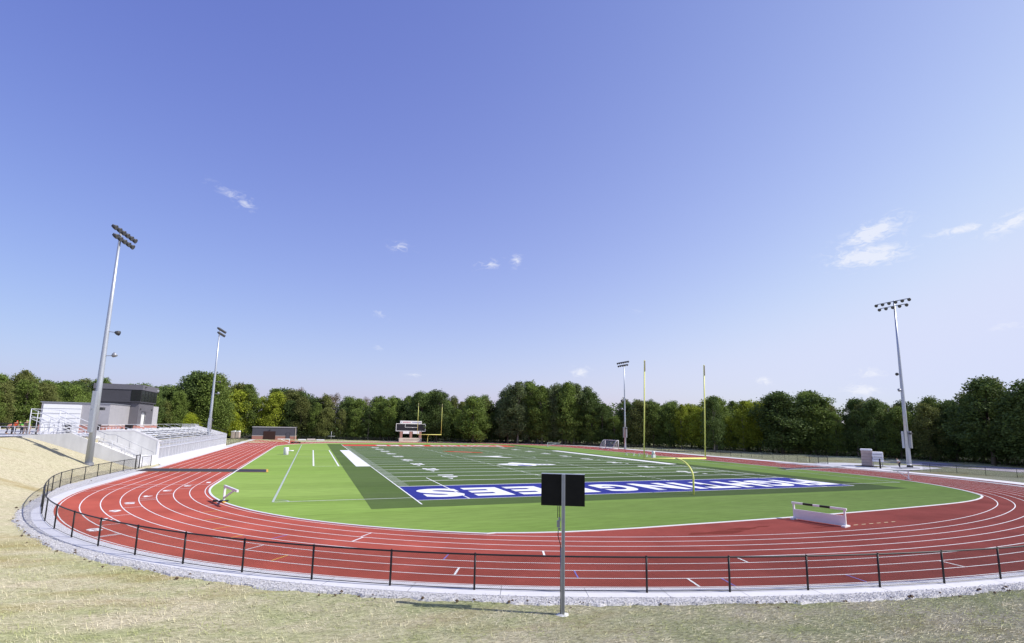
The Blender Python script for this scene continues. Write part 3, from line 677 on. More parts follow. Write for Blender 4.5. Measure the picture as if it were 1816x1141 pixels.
jb = MB().obox(V*.05-Rr*.155+Z*2.72, Rr*.05, V*.05, Z*.10).obox(V*.05-Rr*.12+Z*2.86, Rr*.035, V*.04, Z*.05).obox(V*.05-Rr*.13+Z*2.56, Rr*.04, V*.04, Z*.035).build('junction_box', m_galvd, root, bevel=.005)
cbl = MB()
for o, b in ((-.175, .0), (-.115, .02)): cbl.tube([V*.1-Rr*-o*1+Z*3.3, V*.06+Rr*o+Z*3.05, V*.05+Rr*o+Z*2.9], .012, 6)
cbl.tube([V*.05-Rr*.16+Z*2.5, V*.05-Rr*.165+Z*2.36, V*.05-Rr*.13+Z*2.22, V*.05-Rr*.085+Z*2.08, V*.05-Rr*.078+Z*1.4], .013, 6)
cbl.build('cable', m_cable, root, True)
MB().tube([V*.0-Rr*.072+Z*2.0, V*.0-Rr*.072+Z*.02], .016, 8).build('conduit', m_galvd, root, True)
MB().add([(math.cos(a)*.26*(1+.2*math.sin(3*a)), math.sin(a)*.22, 0.0) for a in [i*.523 for i in range(12)]]+[(math.cos(a)*.14, math.sin(a)*.12, .05) for a in [i*.523 for i in range(12)]], [(i,(i+1)%12,12+(i+1)%12,12+i) for i in range(12)]+[tuple(range(12,24))]).build('footing', m_conc2, root)

# ================================================================ barriers
def swing_barrier(base, end, label, H=1.08, dark_base=False):
    b = Vector((*base, 0)); e = Vector((*end, 0)); d = (e-b); L = d.length; d.normalize()
    root = thing('swing_barrier', b, label, 'steeplechase barrier', 'folded steeplechase barriers at the four corners'); Z = Vector((0,0,1)); n = Vector((-d.y, d.x, 0))
    MB().beam((0,0,.1), (0,0,H-.02), .13, .13, d).build('post', m_white, root)
    MB().obox(d*(L/2-.1)+Z*H, d*(L/2+.05), n*.065, Z*.075).build('beam', m_white, root)
    MB().beam(Vector((0,0,.28))+d*.06, d*L*.70+Z*(H-.09), .10, .10).build('brace', m_white, root)
    MB().box(-.28,.28,-.28,.28,0,.08).build('base_plate', m_galvd if not dark_base else m_black, root)
    if dark_base:
        MB().obox(-n*.5-d*.2+Z*.07, n*.14, d*.14, Z*.06).build('locking_pin', m_black, root); MB().obox(d*.55-n*.1+Z*.035, d*.2, n*.1, Z*.03).build('stop_block', m_yline, root)
    return root
swing_barrier((-37.8,-52.2), (-36.6,-55.4), 'white swing barrier on the left bend in the foreground', 1.08, True)
swing_barrier((39.85,-51.2), (38.6,-50.1), 'white swing barrier at the right bend below the light mast', 1.06)
bpy.context.view_layer.update()
swing_barrier((-37.9,60.2), (-40.9,59.2), 'white swing barrier in front of the grey storage shed', 1.25)
swing_barrier((34.3,45.6), (37.8,44.2), 'small distant white swing barrier left of the soccer goal', 1.2)
# water-jump barrier
a = Vector((-1.78,-69.05,0)); b = Vector((-1.06,-72.05,0)); d = (b-a); L = d.length; d.normalize(); n = Vector((-d.y, d.x, 0)); Z = Vector((0,0,1))
root = thing('water_jump_barrier', (a+b)/2, 'wide white barrier with a black and white striped top beam on the red track', 'barrier'); H2 = L/2
MB().obox(Z*.35, d*(H2-.02), n*.03, Z*.31).build('front_board', m_white, root, bevel=.006)
for s in (-1, 1):
    MB().obox(d*s*H2+Z*.52, d*.05, n*.05, Z*.50).build('post', m_white, root); MB().obox(d*s*H2+Z*.05-n*.0, d*.12, n*.35, Z*.045).build('foot', m_white, root)
bmr = MB().obox(Z*1.06, d*(H2+.12), n*.065, Z*.062).build('top_beam', m_white, root, bevel=.006)
for c in (-.62, .42): MB().obox(Z*1.06+d*c, d*.31, n*.068, Z*.065).build('black_stripe', m_black, bmr)
# rubber crossing mats
def mat_strip(pts, label, edge=True):
    root = thing('crossing_mat', (pts[0][0], pts[0][1], 0), label, 'mat'); q = [(p[0]-pts[0][0], p[1]-pts[0][1]) for p in pts]
    mb = MB(); n = 26; A, B = [], []
    for i in range(n+1):
        t = i/n; wv = .05*math.sin(t*17)+.03*math.sin(t*41); A.append((q[0][0]+(q[1][0]-q[0][0])*t, q[0][1]+(q[1][1]-q[0][1])*t+wv, .032)); B.append((q[3][0]+(q[2][0]-q[3][0])*t, q[3][1]+(q[2][1]-q[3][1])*t, .032))
    mb.strip(A, B); mb.strip([(x,y,.001) for x,y,z in B], B); mb.build('rubber_sheet', m_mat, root)
    if edge:
        e = MB()
        for S, sg in ((A, 1), (B, -1)): e.strip([(x, y+sg*.02, .034) for x, y, z in S], [(x, y+sg*.17, .034) for x, y, z in S])
        e.strip([(A[-1][0]+.0, A[-1][1], .036), (B[-1][0], B[-1][1], .036)], [(A[-1][0]+.2, A[-1][1], .036), (B[-1][0]+.2, B[-1][1], .036)]); e.build('yellow_edge', m_yline, root)
mat_strip([(-50.3,-21.6),(-37.1,-25.0),(-36.8,-28.9),(-50.3,-25.6)], 'long dark rubber mat with yellow edges laid across the left straight')
mat_strip([(37.7,-33.0),(56.6,-31.6),(56.8,-32.9),(36.5,-35.6)], 'dark rubber mat laid across the far right straight', False)
MB().poly([(36.3,-36.0),(36.4,-35.7),(56.2,-32.9),(56.3,-33.2)][::-1], .04).build('pale_edge_strip', m_conc, track)

# ================================================================ scoreboard
m_brick = M('red_brick', (.36,.20,.16), .9, var=.25, vscale=3, stretch=(1,1,4)); m_lime = M('limestone', (.58,.52,.42), .85, var=.08, vscale=1.5); m_panel = M('black_score_panel', (.012,.011,.018), .5, var=.3, vscale=2)
SBx, SBy = -.6, 82.2; ang = math.radians(6)
root = thing('scoreboard', (SBx, SBy, 0), 'wide black scoreboard on three brick piers at the far end', 'scoreboard', None, ang)
MB().box(-3.95,3.95,-.5,.5,-.1,1.35).build('stone_base', m_lime, root, bevel=.03)
for x in (-3.25, 0.15, 3.45): MB().box(x-.42,x+.42,-.38,.42,1.35,3.65).build('brick_pier', m_brick, root)
MB().box(-5.1,5.1,-.42,.12,3.65,6.15).build('display', m_panel, root)
fr = MB()
for x0,x1,z0,z1 in ((-5.2,5.2,3.58,3.76),(-5.2,5.2,6.05,6.2),(-5.2,-5.06,3.76,6.05),(5.06,5.2,3.76,6.05)): fr.box(x0,x1,-.46,-.40,z0,z1)
fr.build('white_border', m_white, root)
tr = MB()
for x0,x1,z0,z1 in ((-2.1,-1.98,5.0,6.05),(-2.1,2.4,4.9,5.0),(2.3,2.42,5.0,6.05),(.3,.8,4.82,4.9)): tr.box(x0,x1,-.46,-.425,z0,z1)
tr.build('white_trim', m_white, root)
for x in (-1.6, 1.85): MB().box(x-1.1,x+1.1,-.44,-.36,2.75,3.58).build('white_panel', m_white, root)
ts = MB().box(-3.8,3.75,-.5,.0,6.2,7.15).build('title_sign', m_white, root)
m_redt = M('red_lettering', (.45,.03,.12), .6); m_bluet = M('blue_lettering', (.10,.10,.35), .6)
# dark marks where the photograph's own lettering is too small to read: three short words
def word_marks(x0, x1, z, h, y, mat, par, seed):
    r = random.Random(seed); mb = MB(); x = x0
    while x < x1:
        w = r.uniform(.10,.20)*h*2.2; mb.box(x, min(x+w, x1), y-.012, y, z, z+h*r.uniform(.75,1)); x += w+h*.2
    return mb.build('lettering', mat, par)
word_marks(-3.5,-3.2,6.45,.42,-.503,m_bluet,ts,1); word_marks(-2.9,-.2,6.5,.36,-.503,m_redt,ts,2); word_marks(.35,3.4,6.5,.34,-.503,m_bluet,ts,3)
word_marks(-2.6,2.4,.55,.32,-.503,M('engraved', (.25,.22,.18), .9),root.children[0],4)

# ================================================================ storage shed
m_dgrey = M('dark_grey_metal', (.085,.085,.105), .55, var=.06, vscale=1, stretch=(6,6,.2)); m_grey = M('mid_grey_cladding', (.36,.35,.365), .6, var=.05, vscale=1); m_lgrey = M('light_grey_cladding', (.45,.44,.455), .6, var=.05, vscale=1)
m_brick2 = M('pink_brick', (.42,.20,.16), .9, var=.2, vscale=4, stretch=(1,1,4)); m_cap = M('cast_stone', (.60,.52,.48), .85)
bp_ = Vector((-50.7,95.2,0)); Ls = 13.3; rz = math.radians(-3)
root = thing('storage_shed', bp_, 'dark grey metal storage shed with a brown garage door beyond the left straight', 'shed', None, rz)
MB().box(0,Ls,0,5,-.2,1.15).build('brick_wainscot', m_brick2, root)
MB().box(-.03,Ls+.03,-.05,.02,1.15,1.3).box(Ls-.02,Ls+.05,-.05,5,1.15,1.3).build('stone_cap', m_cap, root)
sh = MB().add([(0,.0,1.16),(Ls,.0,1.16),(Ls,5,1.16),(0,5,1.16),(0,.0,3.95),(Ls,.0,3.95),(Ls,5,3.6),(0,5,3.6)], [(0,1,5,4),(1,2,6,5),(2,3,7,6),(3,0,4,7),(4,5,6,7)]).build('wall', m_dgrey, root)
MB().box(-.12,Ls+.12,-.14,.05,3.95,4.18).box(-.12,Ls+.12,-.14,5.1,4.18,4.24).build('roof_edge', m_grey, root)
gd = MB().box(3.4,7.1,-.07,.0,0,2.75).build('garage_door', m_brown, root)
for k in range(1,5): MB().box(3.45,7.05,-.085,-.07,.55*k-.015,.55*k+.015).build('panel_seam', m_black, gd)
MB().box(10.4,11.5,-.06,.0,0,2.25).build('door', m_grey if False else m_dgrey, root); MB().box(10.3,11.6,-.055,-.04,2.25,2.33).box(10.28,10.38,-.055,-.04,0,2.3).box(11.52,11.62,-.055,-.04,0,2.3).build('door_frame', m_black, root)
MB().box(5.1,5.5,-.2,-.0,3.1,3.3).build('wall_light', m_black, root)
MB().box(Ls-.1,Ls+.06,-.12,.0,0,4.1).build('downpipe', m_lime, root)

# ================================================================ press box building
root = thing('press_box_building', (-61.2,0,3.6), 'grey two storey press box building with a dark upper floor above the grandstand', 'building')
def pb(name, x0, x1, y0, y1, z0, z1, mat, par=None): return MB().box(x0+61.2, x1+61.2, y0, y1, z0-3.6, z1-3.6).build(name, mat, par or root)
pb('brick_wainscot', -69.6,-61.2,0,9.0,3.4,4.72,m_brick2); pb('wall', -69.55,-61.25,.05,9.0,4.72,8.0,m_grey)
pb('wall', -66,-60.35,17.6,22.4,4.72,8.25,m_lgrey); pb('brick_wainscot', -66,-60.3,17.6,22.5,3.4,4.72,m_brick2); pb('stone_cap', -60.298,-60.2,17.6,22.5,4.72,4.86,m_cap)
pb('roof_trim', -69.7,-61.15,-.08,9.0,8.0,8.12,m_galvd); 
pb('stone_cap', -64.4,-61.12,-.08,-.002,4.72,4.88,m_cap); pb('stone_cap', -61.198,-61.1,-.08,9.0,4.72,4.88,m_cap)
gw = pb('garage_door', -69.3,-64.75,-.06,.04,3.6,7.75,m_white)
for k in range(6): pb('door_seam', -69.3,-64.75,-.075,-.06,3.6+.7*k,3.66+.7*k,m_galvd,gw)
pb('brick_wainscot', -66,-59.95,9.0,17.6,3.4,4.72,m_brick2); pb('dark_wall', -66,-60.0,9.02,17.58,4.722,8.6,M('charcoal_cladding', (.13,.125,.14), .6, var=.05, vscale=1))
m_char = M('black_grey_cladding', (.062,.06,.068), .6, var=.06, vscale=1)
pb('stone_cap', -59.948,-59.86,8.95,17.6,4.72,4.86,m_cap)
ub = pb('upper_floor', -66.4,-59.75,8.6,17.9,8.62,11.55,m_char)
pb('upper_fascia', -66.5,-59.6,8.5,18.0,10.75,11.62,M('grey_fascia', (.135,.13,.15), .6), root)
m_win = M('dark_window_glass', (.012,.014,.012), .25, spec=.35)
w1 = pb('window', -59.745,-59.70,8.75,17.75,8.85,10.70,m_win); w2 = pb('window', -61.2,-59.76,8.56,8.6,8.85,10.70,m_win)
for y in (10.6,12.4,14.2,16.0): pb('mullion', -59.70,-59.67,y-.04,y+.04,8.85,10.70,m_black,w1)
pb('mullion', -60.5,-60.42,8.53,8.56,8.85,10.70,m_black,w2)
dr = pb('door', -60.0,-59.93,10.9,12.9,4.5,7.0,m_white); pb('door_glass', -59.93,-59.90,12.35,12.7,4.6,6.9,m_win,dr); pb('door_canopy', -60.0,-59.5,10.7,13.1,7.05,7.12,m_dgrey)
for y in (9.9, 16.4): pb('wall_light', -60.0,-59.85,y-.12,y+.12,7.4,7.65,m_dark)
pb('roof_hatch', -64,-61,11.5,15,11.62,11.78,m_black); pb('fascia_lamp', -59.6,-59.35,9.6,9.9,11.2,11.35,m_dark); pb('fascia_lamp', -59.6,-59.35,17.0,17.3,11.0,11.2,m_alu)
pb('roof_vent', -61.6,-61.3,2.8,3.6,8.12,8.2,m_dark)
for i, (x, y, lb) in enumerate(((-62.3,-1.2,'black bin against the left end of the pink brick wall'),(-60.2,6.0,'black bin on the right near the dark tower'),(-65.6,-1.6,'black bin behind the sloping aluminium rails'))):
    r2 = thing('waste_bin', (x,y,3.62), lb, 'bin', 'black bins beside the press box'); MB().add([(-.36,-.36,0),(.36,-.36,0),(.36,.36,0),(-.36,.36,0),(-.45,-.45,1.2),(.45,-.45,1.2),(.45,.45,1.2),(-.45,.45,1.2)], [(0,3,2,1),(4,5,6,7),(0,1,5,4),(1,2,6,5),(2,3,7,6),(3,0,4,7)]).build('bin_body', m_black, r2); MB().box(-.48,.48,-.48,.48,1.2,1.28).build('lid', m_dark, r2)

# ================================================================ concourse, walls, stair
struct(MB().box(-82,-57.4,-17.2,46,3.3,3.62).poly([(-57.3,-17.2,3.60),(-62.9,-19.6,3.60),(-64.3,-22.2,3.60),(-90,-24.5,3.60),(-90,-16.9,3.60)][::-1]).build('concourse', m_conc))
root = thing('stair_wall', (-59,-20,0), 'sloping pale concrete retaining wall climbing the dry bank', 'wall')
def prism(mb, prof, y0, y1):
    """prof: (x, z) outline extruded along y"""
    n = len(prof); v = [(x, y0, z) for x, z in prof]+[(x, y1, z) for x, z in prof]
    return mb.add(v, [tuple(range(n)), tuple(range(2*n-1, n-1, -1))]+[(i, n+i, n+(i+1) % n, (i+1) % n) for i in range(n)])
prism(MB(), [(-51.6+59,-.1),(-51.6+59,.95),(-58.4+59,4.02),(-62.9+59,3.72),(-62.9+59,2.0),(-58+59,-.1)], -.25, 0.02).build('wall', m_conc2, root)
root = thing('stand_end_wall', (-57.5,-14.5,0), 'pale concrete wall closing the near end of the grandstand', 'wall')
prism(MB(), [(6.55,-.1),(6.55,2.9),(3.7,4.25),(-1.0,4.1),(-1.0,-.1)], -.2, .1).build('wall', m_conc2, root)
prism(MB(), [(6.75,2.85),(6.75,3.0),(3.7,4.42),(-1.0,4.27),(-1.0,4.1),(3.7,4.25),(6.55,2.9)], -.22, .12).build('coping', m_conc, root)
MB().box(6.4,6.6,-.25,.15,-.1,2.95).build('corner_post', m_white, root)
MB().box(4.8,6.55,-2.5,-.3,-.1,1.22).build('low_white_block', m_white, root)
root = thing('concrete_stair', (-59.4,-17.3,0), 'concrete stair climbing between the two sloping walls', 'stair')
st = MB(); NS = 22
for i in range(NS): st.box(8.0-(i+1)*8.0/NS, 8.0-i*8.0/NS+.02, -2.64, 2.55, 0, .163*(i+1)+.0005*i)
st.build('steps', m_conc, root)
def rail(pts, hs, posts, name, label, mat, r=.028, base=None, extra=None):
    b = Vector(pts[0]); root = thing(name, b, label, 'handrail')
    for h in hs: MB().tube([Vector(p)-b+Vector((0,0,h)) for p in pts], r, 6).build('rail', mat, root, True)
    P = [Vector(p) for p in pts]; L = sum((q-p).length for p, q in zip(P, P[1:]))
    for i in range(posts):
        s = L*i/(posts-1); 
        for p, q in zip(P, P[1:]):
            if s <= (q-p).length+1e-6: c = p.lerp(q, s/(q-p).length); break
            s -= (q-p).length
        MB().tube([c-b, c-b+Vector((0,0,hs[0]))], r, 6).build('post', mat, root, True)
    return root
rail([(-58.6,-19.9,4.0),(-51.7,-19.9,.9)], (.95,.5), 6, 'stair_handrail', 'white pipe handrail on top of the sloping retaining wall', m_alu)
rail([(-58.2,-15.2,3.6),(-56.4,-15.2,2.8),(-55.6,-15.2,2.8),(-51.3,-15.2,.6)], (.95,), 6, 'stair_handrail', 'dark pipe handrail on the grandstand side of the stair', m_galvd, .032)
rail([(-66.5,-19.6,3.62),(-58.8,-19.6,3.62)], (1.05,.55,.12), 7, 'concourse_guard_rail', 'low aluminium guard rail on the concourse edge above the bank', m_alu)
rail([(-59.5,-1.0,3.62),(-57.8,-14.0,3.62)], (1.0,.5), 7, 'concourse_guard_rail', 'white guard rail between the stair head and the grandstand', m_alu)
# aluminium bleacher on the concourse, seats stepping down to the right
root = thing('small_bleacher', (-62.8,-19.2,3.62), 'open aluminium bleacher with sloping side rails left of the garage door', 'bleacher')
NB = 6
for i in range(NB):
    x = .25+i*.66; z = 2.05-i*.36
    MB().box(x, x+.26, .1, 7.2, z-.02, z+.03).build('seat_plank', m_alu, root); MB().box(x+.3, x+.62, .1, 7.2, z-.38, z-.34).build('foot_plank', m_alu, root)
for y in (.0, 2.4, 4.8, 7.3):
    MB().beam((0,y,2.0),(4.2,y,-.0+.05), .06).beam((0,y,.02),(4.2,y,.02), .05).beam((0,y,0),(0,y,2.0), .06).beam((1.4,y,0),(1.4,y,1.35), .05).beam((2.8,y,0),(2.8,y,.7), .05).beam((0,y,0),(1.4,y,1.3),.04).build('frame', m_alu, root)
for y in (.0, 7.3):
    MB().tube([(-.05,y,0),(-.05,y,3.15)], .045, 6).tube([(.6,y,0),(.6,y,2.9)], .035, 6).tube([(-.05,y,3.12),(4.4,y,1.05)], .035, 6).tube([(-.05,y,2.35),(4.9,y,-.1+.35)], .035, 6).tube([(1.7,y,.9),(1.7,y,2.3)], .03, 6).tube([(3.1,y,.3),(3.1,y,1.65)], .03, 6).build('side_rail', m_alu, root, True)
for z in (3.12, 2.6, 2.1): MB().tube([(-.05,0,z),(-.05,7.3,z)], .03, 6).build('back_rail', m_alu, root, True)

# ================================================================ grandstand
GY0, GY1 = -14.3, 42.6; GL = GY1-GY0
root = thing('grandstand', (-51,GY0,0), 'long silver aluminium grandstand with a picket front beside the left straight', 'grandstand')
MB().box(-.25,.0,0,GL,-.1,.62).build('footing_wall', m_conc, root)
MB().box(-.22,-.06,0,GL,.62,1.95).build('front_panel', M('grey_front_panel', (.27,.28,.33), .6, var=.12, vscale=1.2, stretch=(1,3,.3)), root)
MB().box(-1.3,-.05,0,GL,1.95,2.03).build('front_walkway', m_alu, root)
pk = MB()
for i in range(150): y = .15+i*(GL-.3)/149; pk.box(-.06,-.02,y-.03,y+.03,.62,2.86)
o = pk.build('pickets', m_alu, root); o['kind'] = 'stuff'
for i in range(32):
    y = .05+i*(GL-.1)/31; MB().box(-.05,.03,y-.05,y+.05,.5,2.92).build('front_post', m_alu, root)
for z in (2.88, 2.02, .66): MB().tube([(0,0,z),(0,GL,z)], .04, 6).build('front_rail', m_alu, root, True)
NR = 7
for i in range(NR):
    x = -1.5-i*.72; z = 2.42+i*.27
    MB().box(x-.30,x,.3,GL-.3,z,z+.05).build('seat_plank', m_alu, root); MB().box(x-.72,x-.33,.2,GL-.2,z-.20,z-.16).build('foot_plank', m_alu, root); MB().box(x-.005,x+.01,.3,GL-.3,z-.14,z).build('seat_riser', m_galvd, root)
for k in range(7):
    y = 4.2+k*8.1; MB().tube([(-1.5,y,2.3),(-1.5,y,3.35),(-6.3,y,5.05),(-6.3,y,4.2)], .03, 6).tube([(-1.5,y,2.9),(-6.3,y,4.6)], .025, 6).build('aisle_rail', m_alu, root, True)
# seat backs on the upper rows, broken up by aisles
for i in range(3, NR):
    x = -1.5-i*.72; z = 2.42+i*.27; mb = MB()
    for k in range(7):
        y0 = .6+k*8.1; mb.box(x-.34,x-.31,y0,min(y0+7.0,GL-.3),z+.18,z+.36)
    mb.build('seat_back', m_alu, root)
MB().box(-6.6,-6.5,0,GL,2.0,4.25).build('back_wall', m_conc2, root); MB().tube([(-6.5,0,5.0),(-6.5,GL,5.0)], .03, 6).build('back_rail', m_alu, root)
prism(MB(), [(.05,-.1),(.05,2.9),(-6.6,4.75),(-6.6,-.1)], GL, GL+.2).build('end_wall', m_conc, root)
MB().tube([(.0,GL,3.55),(-6.5,GL,5.5)], .04, 6).tube([(.0,GL,2.9),(.0,GL,3.55)], .04, 6).build('end_rail', m_black, root)
chain_fence([(-57.7,30.5),(-57.7,47)], 1.35, 'back_guard_fence', 'grey mesh guard fence at the far back corner of the grandstand', 'fence', 2.05, .03, 0, m_gmesh, m_galvd, lambda x, y: 3.62)
# ================================================================ portable toilets
def toilet(x, y, z, lb):
    r2 = thing('portable_toilet', (x,y,z), lb, 'portable toilet', 'portable toilets beyond the grandstand', -.25)
    MB().box(-.6,.6,-.6,.6,.0,2.1).build('cabin', m_tan, r2, bevel=.04); MB().box(-.42,.38,-.64,-.6,.12,1.95).build('door', M('tan_door', (.56,.47,.41), .6), r2)
    mb = MB(); 
    for k in range(9): pass
    pr = [(math.cos(t)*.64, 2.1+math.sin(t)*.34) for t in [math.pi*i/10 for i in range(11)]]; prism(mb, pr, -.63, .63); mb.build('roof', m_white, r2)
    MB().tube([(.4,.4,2.1),(.4,.4,2.75)], .05, 8).build('vent_pipe', m_white, r2); MB().box(-.66,.66,-.66,.66,-.1,.02).build('skid', m_dark, r2)
toilet(-55.9,93.2,.35,'left one of the two tan portable toilets'); toilet(-54.6,92.9,.35,'right one of the two tan portable toilets')
# ================================================================ soccer goal (far right)
gA, gB = Vector((47.9,38.7,0)), Vector((52.7,35.5,0)); d = gB-gA; Lg = d.length; rz = math.atan2(d.y, d.x)
def soccer_goal():
    r2 = thing('soccer_goal', (49.9,38.3,0.03), 'white soccer goal with a net parked beyond the right straight', 'soccer goal', None, math.radians(-87)); w, h, dp = 6.6, 2.44, 2.0
    fr = MB().tube([(0,0,0),(0,0,h)], .085, 8).tube([(w,0,0),(w,0,h)], .085, 8).tube([(0,0,h),(w,0,h)], .085, 8).build('frame', m_white, r2, True)
    for x in (0, w): MB().tube([(x,0,h),(x,-.5,h),(x,-1.0,h-.35),(x,-2.2,0)], .055, 6).tube([(x,0,.04),(x,-2.2,.04)], .055, 6).build('side_bar', m_white, r2, True)
    MB().tube([(0,-.5,h),(w,-.5,h)], .03, 6).tube([(0,-2.2,.04),(w,-2.2,.04)], .055, 6).build('rear_bar', m_white, r2, True)
    me = MB().add([(0,-.5,h),(w,-.5,h),(w,-2.2,.05),(0,-2.2,.05),(0,0,h),(w,0,h),(0,0,.05),(w,0,.05)], [(0,1,2,3),(4,5,1,0),(6,4,0,3),(7,2,1,5)]).mesh('net', mesh_mat('white_net', (.75,.75,.75), .12, .10)); uv = me.uv_layers.new(name='UVMap')
    for pl in me.polygons:
        for li in pl.loop_indices: v = me.vertices[me.loops[li].vertex_index].co; uv.data[li].uv = (v.x+v.y*.7, v.z-v.y*.7)
    link('net', me, r2)
soccer_goal()
# ================================================================ small things on the field
r2 = thing('padded_drum', (-36.3,6.2,.01), 'white padded drum with a short pipe sticking out on the light turf at left', 'drum')
MB().tube([(0,0,0),(0,0,.06),(0,0,1.22),(0,0,1.3)], [.38,.43,.43,.38], 16).build('drum_body', m_white, r2, True); MB().tube([(.3,-.1,.72),(1.25,-.25,.72)], .10, 10).build('pipe', m_white, r2, True); MB().box(-.42,.42,-.42,.42,-.005,.02).build('ground_ring', m_galvd, r2)
r2 = thing('black_cart', (-36.2,60.6,0.01), 'low black cart near the swing barrier by the storage shed', 'cart', None, -.1)
MB().box(-1.25,1.25,-.4,.4,.18,.42).build('deck', m_black, r2, bevel=.03); MB().box(-.3,.35,-.2,.2,.42,.72).build('load', m_tan, r2, bevel=.03)
for x in (-.95,.95):
    for y in (-.38,.38): MB().tube([(x,y-.06,.16),(x,y+.06,.16)], .16, 12).build('wheel', m_cable, r2)
r2 = thing('landing_mat', (-32.5,88.2,0.0), 'low pale landing mats lying beyond the far left corner of the track', 'mat')
for i, (x, y, w, dd, h) in enumerate(((-2.6,0,2.4,2.0,.42),(0.2,.3,2.6,2.0,.55),(3.1,-.2,2.6,1.8,.38))): MB().box(x-w/2,x+w/2,y-dd/2,y+dd/2,0,h).build('mat_section', m_white if i != 1 else m_cap, r2, bevel=.08)
for i, (x, y, lb) in enumerate(((33.2,1.0,'left white low bench on the turf behind the goal post'),(34.0,-2.6,'white low bench nearer the goal post upright'))):
    r2 = thing('low_bench', (x,y,.01), lb, 'bench', 'low benches beyond the goal post', -1.15)
    MB().box(-1.1,1.1,-.15,.15,.62,.67).build('seat', m_alu, r2)
    for s in (-1, 1): MB().beam((s*.95,-.3,0),(s*.95,0,.62),.07).beam((s*.95,.3,0),(s*.95,0,.62),.07).build('leg', m_white, r2)
r2 = thing('drink_cooler', (34.1,-6.0,.01), 'white barrel cooler with a dark band on a white stand behind the goal post', 'cooler')
MB().tube([(0,0,.72),(0,0,.8),(0,0,1.28),(0,0,1.36)], [.26,.32,.32,.24], 14).build('barrel', m_white, r2, True); MB().tube([(0,0,.66),(0,0,.72)], .33, 14).build('dark_band', m_dark, r2); MB().box(-.32,.32,-.32,.32,0,.66).build('stand', m_white, r2, bevel=.03)
r2 = thing('slim_pole', (24.8,82.4,0), 'slim white pole standing alone between the scoreboard and the big trees', 'pole'); MB().tube([(0,0,0),(0,0,3.1)], .07, 8).build('shaft', m_alu, r2, True); MB().tube([(0,0,3.1),(0,0,3.2)], [.09,.02], 8).build('cap', m_alu, r2)
r2 = thing('cross_post', (-25.8,96,0), 'thin pale post with a crosspiece between the shed and the scoreboard', 'post'); MB().tube([(0,0,0),(0,0,3.0)], .06, 8).build('shaft', m_alu, r2, True); MB().tube([(-1.2,0,1.3),(1.2,0,1.3)], .05, 8).build('crosspiece', m_alu, r2, True)
# ================================================================ right-hand pad: pallets, person, post
struct(MB().poly([(52.3,-22),(56.5,-22),(66,-24),(72,-30),(72,-38),(60,-40),(54,-38)][::-1], .034).build('service_pad', M('pad_concrete', (.50,.50,.52), .9, var=.1, vscale=.8)))
struct(MB().strip([(78,-20,.02),(77,-30,.02),(76,-42,.02),(74,-60,.02),(70,-90,.02)], [(92,-20,.02),(91,-30,.02),(89.5,-42,.02),(88,-60,.02),(86,-90,.02)]).build('path', m_road))
r2 = thing('wrapped_pallet', (60.3,-32.2,.05), 'tall tan shrink-wrapped pallet with a white top beside the right straight', 'pallet', None, .6)
MB().box(-1.15,1.15,-.85,.85,.0,.14).build('pallet_base', m_brown, r2)
for k in range(5): MB().box(-1.1+.02*(k%2),1.1-.03*(k%3),-.8,.8-.02*(k%2),.15+k*.52,.65+k*.52).build('carton_layer', m_tan, r2, bevel=.04)
MB().box(-1.2,1.2,-.9,.9,2.74,3.05).build('plastic_cover', m_white, r2, bevel=.12)
r2 = thing('rack_of_bundles', (60.6,-33.9,.05), 'white bundles piled on a metal rack between the wrapped pallet and the person', 'rack', None, .6)
for k in range(4): MB().box(-1.75+.1*(k%2),1.5-.07*k,-.8,.8-.05*(k%2),.95+k*.42,1.33+k*.42).build('bundle', m_white if k != 1 else m_alu, r2, bevel=.07)
for x in (-1.3,1.3):
    for y in (-.65,.65): MB().beam((x,y,0),(x,y,1.5),.06).build('leg', m_galvd, r2)
MB().beam((-1.3,-.65,.1),(1.3,-.65,.8),.05).beam((-1.3,-.65,.8),(1.3,-.65,.1),.05).beam((-1.3,-.65,.82),(1.3,-.65,.82),.05).build('cross_brace', m_galvd, r2)
r2 = thing('gate_post', (57.0,-36.6,.03), 'short thick dark post in front of the rack of bundles', 'post'); MB().tube([(0,0,0),(0,0,1.55)], .13, 10).build('shaft', m_black, r2, True); MB().tube([(0,0,1.55),(0,0,1.62)], [.15,.08], 10).build('cap', m_black, r2)
r2 = thing('equipment_bag', (66.4,-35.6,.03), 'small black and white bag at the foot of the near right light mast', 'bag'); MB().box(-.5,.4,-.3,.3,.0,.42).build('bag_body', m_black, r2, bevel=.12); MB().box(-.45,.0,-.28,.28,.40,.58).build('folded_cloth', m_white, r2, bevel=.06)
r2 = thing('flat_grating', (63.0,-36.9,.03), 'flat grey metal grating lying on the pad left of the mast', 'grating'); 
for k in range(9): MB().box(-2.2,2.2,-.8+k*.2,-.72+k*.2,.02,.10).build('bar', m_galvd, r2)
MB().box(-2.3,-2.2,-.85,.95,.02,.12).box(2.2,2.3,-.85,.95,.02,.12).build('frame', m_galvd, r2)

